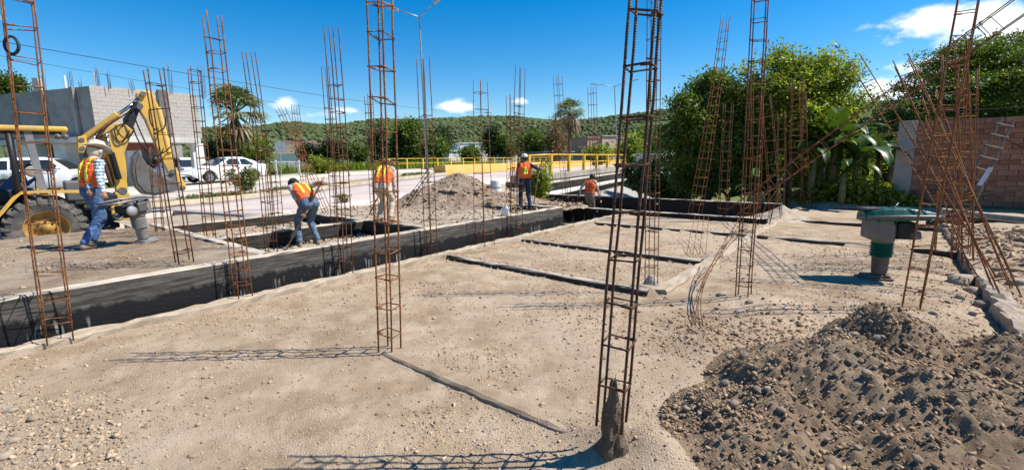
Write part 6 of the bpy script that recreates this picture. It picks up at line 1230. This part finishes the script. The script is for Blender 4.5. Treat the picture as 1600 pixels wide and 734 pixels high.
def scatter(name, P, S, m, seed, parent=None, label=None, og=(0, 0, 0), trange=(.6, 1.3)):
    """thousands of small stones as one mass"""
    rg = np.random.default_rng(seed); Vs, Fs, Cs = [], [], []; off = 0; which = rg.integers(0, len(LIB), len(P)); RT_ = rot_rand(len(P), rg)
    for k, (v, f) in enumerate(LIB):
        i_ = np.nonzero(which == k)[0]; n = len(i_)
        if not n: continue
        W_ = np.einsum('nij,vj->nvi', RT_[i_], v)*S[i_][:, None, None]; W_[:, :, 2] *= .8; W_ += P[i_][:, None]; Vs.append(W_.reshape(-1, 3)); Fs.append((f[None]+len(v)*np.arange(n)[:, None, None]).reshape(-1, 3)+off); off += n*len(v); Cs.append(np.repeat(rg.uniform(*trange, n), len(v)))
    c = np.concatenate(Cs); o = npmesh(name, np.vstack(Vs), np.vstack(Fs), m, parent, og=og, smooth=False, col=np.stack([c, c*.985, c*.96], 1)); o['kind'] = 'stuff'
    if label: o['label'] = label
    return o
GRAV = mat('gravel_stones', (.45, .34, .235), .95, col2=(.33, .245, .165), scale=12, tint=True, spec=.12); GRAVD = mat('heap_stones', (.35, .25, .165), .95, col2=(.235, .165, .105), scale=12, tint=True, spec=.12)
rg = np.random.default_rng(400)
# the dark pebble heap in the right foreground
xs = np.linspace(.7, 6.2, 330); ys = np.linspace(.3, 4.6, 270); XX, YY = np.meshgrid(xs, ys); x, y = XX.ravel(), YY.ravel(); hh = pile_h(x, y); gz = ground_z(x, y); z = gz+np.where(hh > 0, hh, 0)-.012
k = np.arange(269*330).reshape(269, 330)[:, :-1].ravel(); F_ = np.stack([k, k+1, k+331, k+330], 1); keep = hh[F_].max(1) > .004; F_ = F_[keep]; used = np.unique(F_); mpv = -np.ones(len(x), int); mpv[used] = np.arange(len(used))
heap = thing('pebble_heap', (3.0, 2.8, 0), 'heap of dark earth and river pebbles in the right foreground', 'heap'); npmesh('earth', np.stack([x, y, z], 1)[used], mpv[F_], DARKSOIL, heap, og=ORG[heap], smooth=True)
def heap_pts(n, rg):
    out_ = np.zeros((0, 2))
    while len(out_) < n:
        p = np.column_stack([rg.uniform(.75, 5.8, n*2), rg.uniform(.6, 4.5, n*2)]); h = pile_h(p[:, 0], p[:, 1]); pr = (h > .015)*np.clip(.35+1.1*(fbm(p, 1.3, 3, 51)-.35)-.5*((p[:, 1]-p[:, 0]*.25) > 2.9), .06, 1); out_ = np.vstack([out_, p[rg.uniform(0, 1, len(p)) < pr]])
    return out_[:n]
p = heap_pts(300, rg); d = np.hypot(p[:, 0], p[:, 1]); zz = ground_z(p[:, 0], p[:, 1])+pile_h(p[:, 0], p[:, 1]); lib = [stone_mesh(300+q, 2, .2, STONE[q % 4]) for q in range(12)]
for q in range(300):
    s = .021*math.exp(rg.normal(.12, .32)); o = bpy.data.objects.new('stone', lib[int(rg.integers(0, 12))]); COL.objects.link(o); o.parent = heap; o.location = Vector(np.array([p[q, 0], p[q, 1], zz[q]+s*.15])-ORG[heap]); o.rotation_euler = rg.uniform(-.6, .6, 3)+np.array([0, 0, rg.uniform(0, 6)]); o.scale = (s*1.15, s, s)
p = heap_pts(16500, rg); zz = ground_z(p[:, 0], p[:, 1])+pile_h(p[:, 0], p[:, 1]); S = .0095*np.exp(rg.normal(0, .55, len(p))); S = np.minimum(S, .030); scatter('pebbles', np.column_stack([p, zz+S*.1]), S, GRAVD, 401, heap, 'small pebbles and clods covering the heap', og=ORG[heap], trange=(.55, 1.35))
p = heap_pts(2600, rg)+rg.normal(0, .16, (2600, 2)); h_ = pile_h(p[:, 0], p[:, 1]); p = p[h_ < .03]; S = np.minimum(.0095*np.exp(rg.normal(0, .5, len(p))), .026); scatter('pebbles', np.column_stack([p, ground_z(p[:, 0], p[:, 1])+S*.2]), S, GRAVD, 403, heap, 'pebbles rolled off around the heap', og=ORG[heap], trange=(.7, 1.4))
# gravel strewn over the pad: thicker in drifts, coarser at the left edge and along the footing
n = 130000; az_ = R(1)*rg.uniform(-56, 50, n); r_ = 1.6*np.power(13/1.6, rg.uniform(0, 1, n)**.85); x, y = r_*np.sin(az_), r_*np.cos(az_); a, b = toab(x, y); P_ = np.stack([x, y], 1)
dens = np.clip((fbm(P_, .9, 3, 61)-.40)*2.6, .16, .9); left = sstep(np.degrees(az_), -41.5, -44.5)*sstep(y, 3.9, 3.2); dens = np.maximum(dens, left); dens = np.maximum(dens, .7*np.exp(-((b-6.3)/.25)**2)); kp = (rg.uniform(0, 1, n) < dens) & (b < 6.5) & (b > -4) & (a < 13.5); x, y, r_, left = x[kp], y[kp], r_[kp], left[kp]
S = .0056*np.exp(rg.normal(0, .55, len(x)))*(1+.10*(r_-3).clip(0, 9))*(1+left*.6); S = np.minimum(S, .03); zz = ground_z(x, y)+np.maximum(0, pile_h(x, y)); ok = pile_h(x, y) < .01; gr = scatter('gravel', np.column_stack([x, y, zz+S*.15])[ok], S[ok], GRAV, 402, trange=(.6, 1.25)); tag(gr, 'loose pale gravel strewn over the pad', 'gravel', kind='stuff')
n = 2600; p = np.column_stack([rg.normal(2.5, .75, n), rg.normal(4.55, .42, n)]); p = p[pile_h(p[:, 0], p[:, 1]) < .02]; S = np.minimum(.010*np.exp(rg.normal(0, .6, len(p))), .045); gr = scatter('clods', np.column_stack([p, ground_z(p[:, 0], p[:, 1])+S*.15]), S, GRAVD, 405, trange=(.55, 1.1)); tag(gr, 'loose clods spilled between the pebble heap and the straight cage', 'clods', kind='stuff')
n = 16000; a = rg.uniform(-4.5, 2.6, n); b = rg.uniform(7.05, 12.7, n); p = a[:, None]*AD+b[:, None]*BD; p = p[rg.uniform(0, 1, n) < np.clip((fbm(p, .9, 3, 91)-.40)*3, .05, 1)]; S = np.minimum(.009*np.exp(rg.normal(0, .5, len(p))), .04); gr = scatter('gravel', np.column_stack([p, .53+.05*(fbm(p, 1.1, 4, 11)-.5)+.03*(fbm(p, 6, 3, 12)-.5)+S*.15]), S, GRAV, 406, trange=(.45, 1.25)); tag(gr, 'loose stones trodden into the raised fill', 'gravel', kind='stuff')
# bigger single stones lying on the pad
spots = [(228, 668, .035), (236, 640, .026), (300, 716, .03), (20, 690, .05), (52, 655, .04), (15, 640, .045), (38, 615, .035), (70, 700, .04), (30, 585, .03), (55, 575, .032), (88, 640, .028), (8, 715, .05), (1040, 465, .05), (1128, 462, .10), (1170, 478, .05), (1505, 436, .20), (1494, 428, .12), (1520, 448, .12), (1545, 470, .16), (1500, 462, .07), (1573, 480, .14), (1590, 450, .13), (1560, 425, .12), (1585, 505, .12), (1480, 470, .05), (1460, 490, .06), (1440, 455, .04), (1520, 486, .06)]
sg = 'single stones lying about the site'
for k, (px, py, s) in enumerate(spots):
    c = G(px, py, 0); c[2] = gz1(c[0], c[1]); lb = 'pale stone lying in the gravel at the left edge' if px < 320 else ('rounded stone on the pad near the straight cage' if px < 1300 else 'grey boulder in the rubble by the concrete edge strip')
    lb = {(1505, 436): 'largest grey boulder, lying against the concrete edge strip', (1128, 462): 'largest rounded stone on the pad, left of the straight cage', (228, 668): 'lone pale stone amid the smooth dust of the pad', (300, 716): 'pale stone next to the lattice shadow of the thick black cage'}.get((px, py), lb)
    o = link('stone', stone_mesh(500+k, 2, .42, STONE[(0, 2)[k % 2]]), None, c+np.array([0, 0, s*.12])); o.scale = (s*1.1, s*.9, s*.8); o.rotation_euler = (rg.uniform(-.3, .3), rg.uniform(-.3, .3), rg.uniform(0, 6)); tag(o, lb, 'stone', sg)
# rubble on the right and in the cells
def rubble(name, aR, bR, zf, n, smin, smax, label, seed):
    rg = np.random.default_rng(seed); a = rg.uniform(*aR, n); b = rg.uniform(*bR, n); p = a[:, None]*AD+b[:, None]*BD; S = smin*np.power(smax/smin, rg.uniform(0, 1, n)**2.2); z = zf(p); o = scatter(name, np.column_stack([p, z+S*.25]), S, GRAV, seed+1, trange=(.65, 1.2)); tag(o, label, 'rubble', kind='stuff')
rubble('rubble', (5.5, 15), (-3.6, -1.12), lambda p: ground_z(p[:, 0], p[:, 1])+.13*((p@BD > EDGE_R-.1)), 2600, .015, .11, 'stony rubble right of the concrete edge strip', 410)
rubble('rubble', (2.85, 5.75), (7.0, 12.0), lambda p: np.where((p@BD) < 9.2, .25, .31), 1700, .012, .07, 'broken stones on the floor of the sunken cells', 420)
rubble('rubble', (10.6, 13.7), (7.9, 10.5), lambda p: np.full(len(p), .30), 900, .02, .12, 'broken stones beyond the cross beam behind the leaning worker', 430)
rubble('rubble', (6, 10.2), (7.1, 12.8), lambda p: np.full(len(p), .51), 1300, .012, .06, 'stones strewn around the soil heap', 440)
# heap of excavated soil behind the beam
hc = G(716, 318, .5); cx0, cy0 = hc[0], hc[1]; xs = np.linspace(-3.6, 3.6, 150); XX, YY = np.meshgrid(xs, xs); x, y = XX.ravel(), YY.ravel(); P_ = np.stack([x, y], 1)
def heap2(x, y):
    P_ = np.stack([x, y], 1); h = np.zeros(len(x))
    for c0, c1, H_, rx, ry in ((.0, .4, .92, 1.9, 1.7), (-.9, .0, .55, 1.3, 1.3), (.9, .0, .50, 1.6, 1.2), (-1.7, -.2, .20, 1.0, 1.0), (.3, -1.0, .32, 1.6, 1.0), (1.9, .3, .25, 1.0, .9)): dd = np.hypot((x-c0)/rx, (y-c1)/ry); h = np.maximum(h, H_*np.clip(1.06-dd, 0, 1))
    return np.where(h > 0, h+sstep(h, 0, .12)*(.26*(fbm(P_, 1.6, 5, 71)-.5)+.10*(fbm(P_, 6, 3, 72)-.5)), 0)
hh = heap2(x, y); k = np.arange(149*150).reshape(149, 150)[:, :-1].ravel(); F_ = np.stack([k, k+1, k+151, k+150], 1); keep = hh[F_].max(1) > .004; F_ = F_[keep]; used = np.unique(F_); mpv = -np.ones(len(x), int); mpv[used] = np.arange(len(used))
h2 = thing('soil_heap', (cx0, cy0, .5), 'heap of excavated brown soil between the lamp pole and the worker in blue', 'heap'); npmesh('earth', np.stack([x+cx0, y+cy0, .49+hh], 1)[used], mpv[F_], soilmat('heap_soil', (.31, .23, .165), (.21, .15, .105), (.40, .32, .245), pebble=.8, bump=.9, pscale=14), h2, og=ORG[h2], smooth=False)
p = rg.normal(0, 1, (2600, 2))*np.array([1.5, 1.1]); h_ = heap2(p[:, 0], p[:, 1]); S = .016*np.exp(rg.normal(0, .6, len(p))); S = np.minimum(S, .10); scatter('stones', np.column_stack([p[:, 0]+cx0, p[:, 1]+cy0, .5+h_+S*.2]), S, GRAV, 450, h2, 'stones mixed into the soil heap', og=ORG[h2])
for k, (px, py, s) in enumerate(((698, 302, .16), (711, 305, .13), (690, 318, .10), (745, 296, .10), (762, 300, .09), (640, 322, .10), (655, 318, .08))):
    c = at(px, py, hc[1]-.55); hz = .49+float(heap2(np.array([c[0]-cx0]), np.array([c[1]-cy0]))[0]); o = bpy.data.objects.new('stone', lib[k]); COL.objects.link(o); o.parent = h2; o.location = Vector(np.array([c[0], c[1], hz+s*.2])-ORG[h2]); o.scale = (s*1.2, s, s*.7); o.rotation_euler = (.2, .1, k)
# white bucket, white jug
c = at(775, 306, 14.6); zb_ = .5+float(heap2(np.array([c[0]-cx0]), np.array([c[1]-cy0]))[0]); o = thing('bucket', (c[0], c[1], zb_), 'white bucket standing upside down on the soil by the heap', 'bucket'); WPL = mat('white_plastic', (.74, .74, .72), .5); mb = MB(); zz_ = at(775, 300, 14.6)[2]; mb.lathe([(.19, 0), (.195, .02), (.165, .36), (.155, .375), (.0, .375)], (c[0], c[1], zz_), n=24, cap=False); mb.build('pail', WPL, o, smooth=False, bevel=.006)
mb = MB(); mb.lathe([(.185, 0), (.187, .06)], (c[0], c[1], zz_+.10), n=24, cap=False); mb.build('label_band', mat('grey_print', (.30, .31, .34), .6), o); mb = MB(); mb.lathe([(.30, 0), (.22, .3), (.16, zz_-.42)], (c[0], c[1], .42), n=14); mb.build('mound', RUBB, o)
c = G(790, 337, T); c[2] = T-.005; o = thing('jug', c, 'white plastic jug standing on the long tarred beam', 'jug'); s = 1.0; mb = MB(); mb.lathe([(.075, 0), (.082, .02), (.082, .16), (.06, .21), (.025, .235), (.025, .25)], c, n=20); mb.build('body', WPL, o, smooth=True); mb = MB(); mb.lathe([(.03, 0), (.03, .03)], c+np.array([0, 0, .248]), n=14); mb.build('cap', WPL, o); mb = MB(); mb.tube([c+np.array([.03, 0, .225]), c+np.array([.085, 0, .21]), c+np.array([.085, 0, .13])], .011, 7); mb.build('handle', WPL, o, smooth=True)
# sandy ramp at the far corner of the pad
lump('sand_ramp', AB(15.6, 2.35, -.05), .42, .9, .12, KERB, 'pale sandy bump at the corner of the dividing strip', 'mound', 12.2, n=30, k=12, amp=.2)
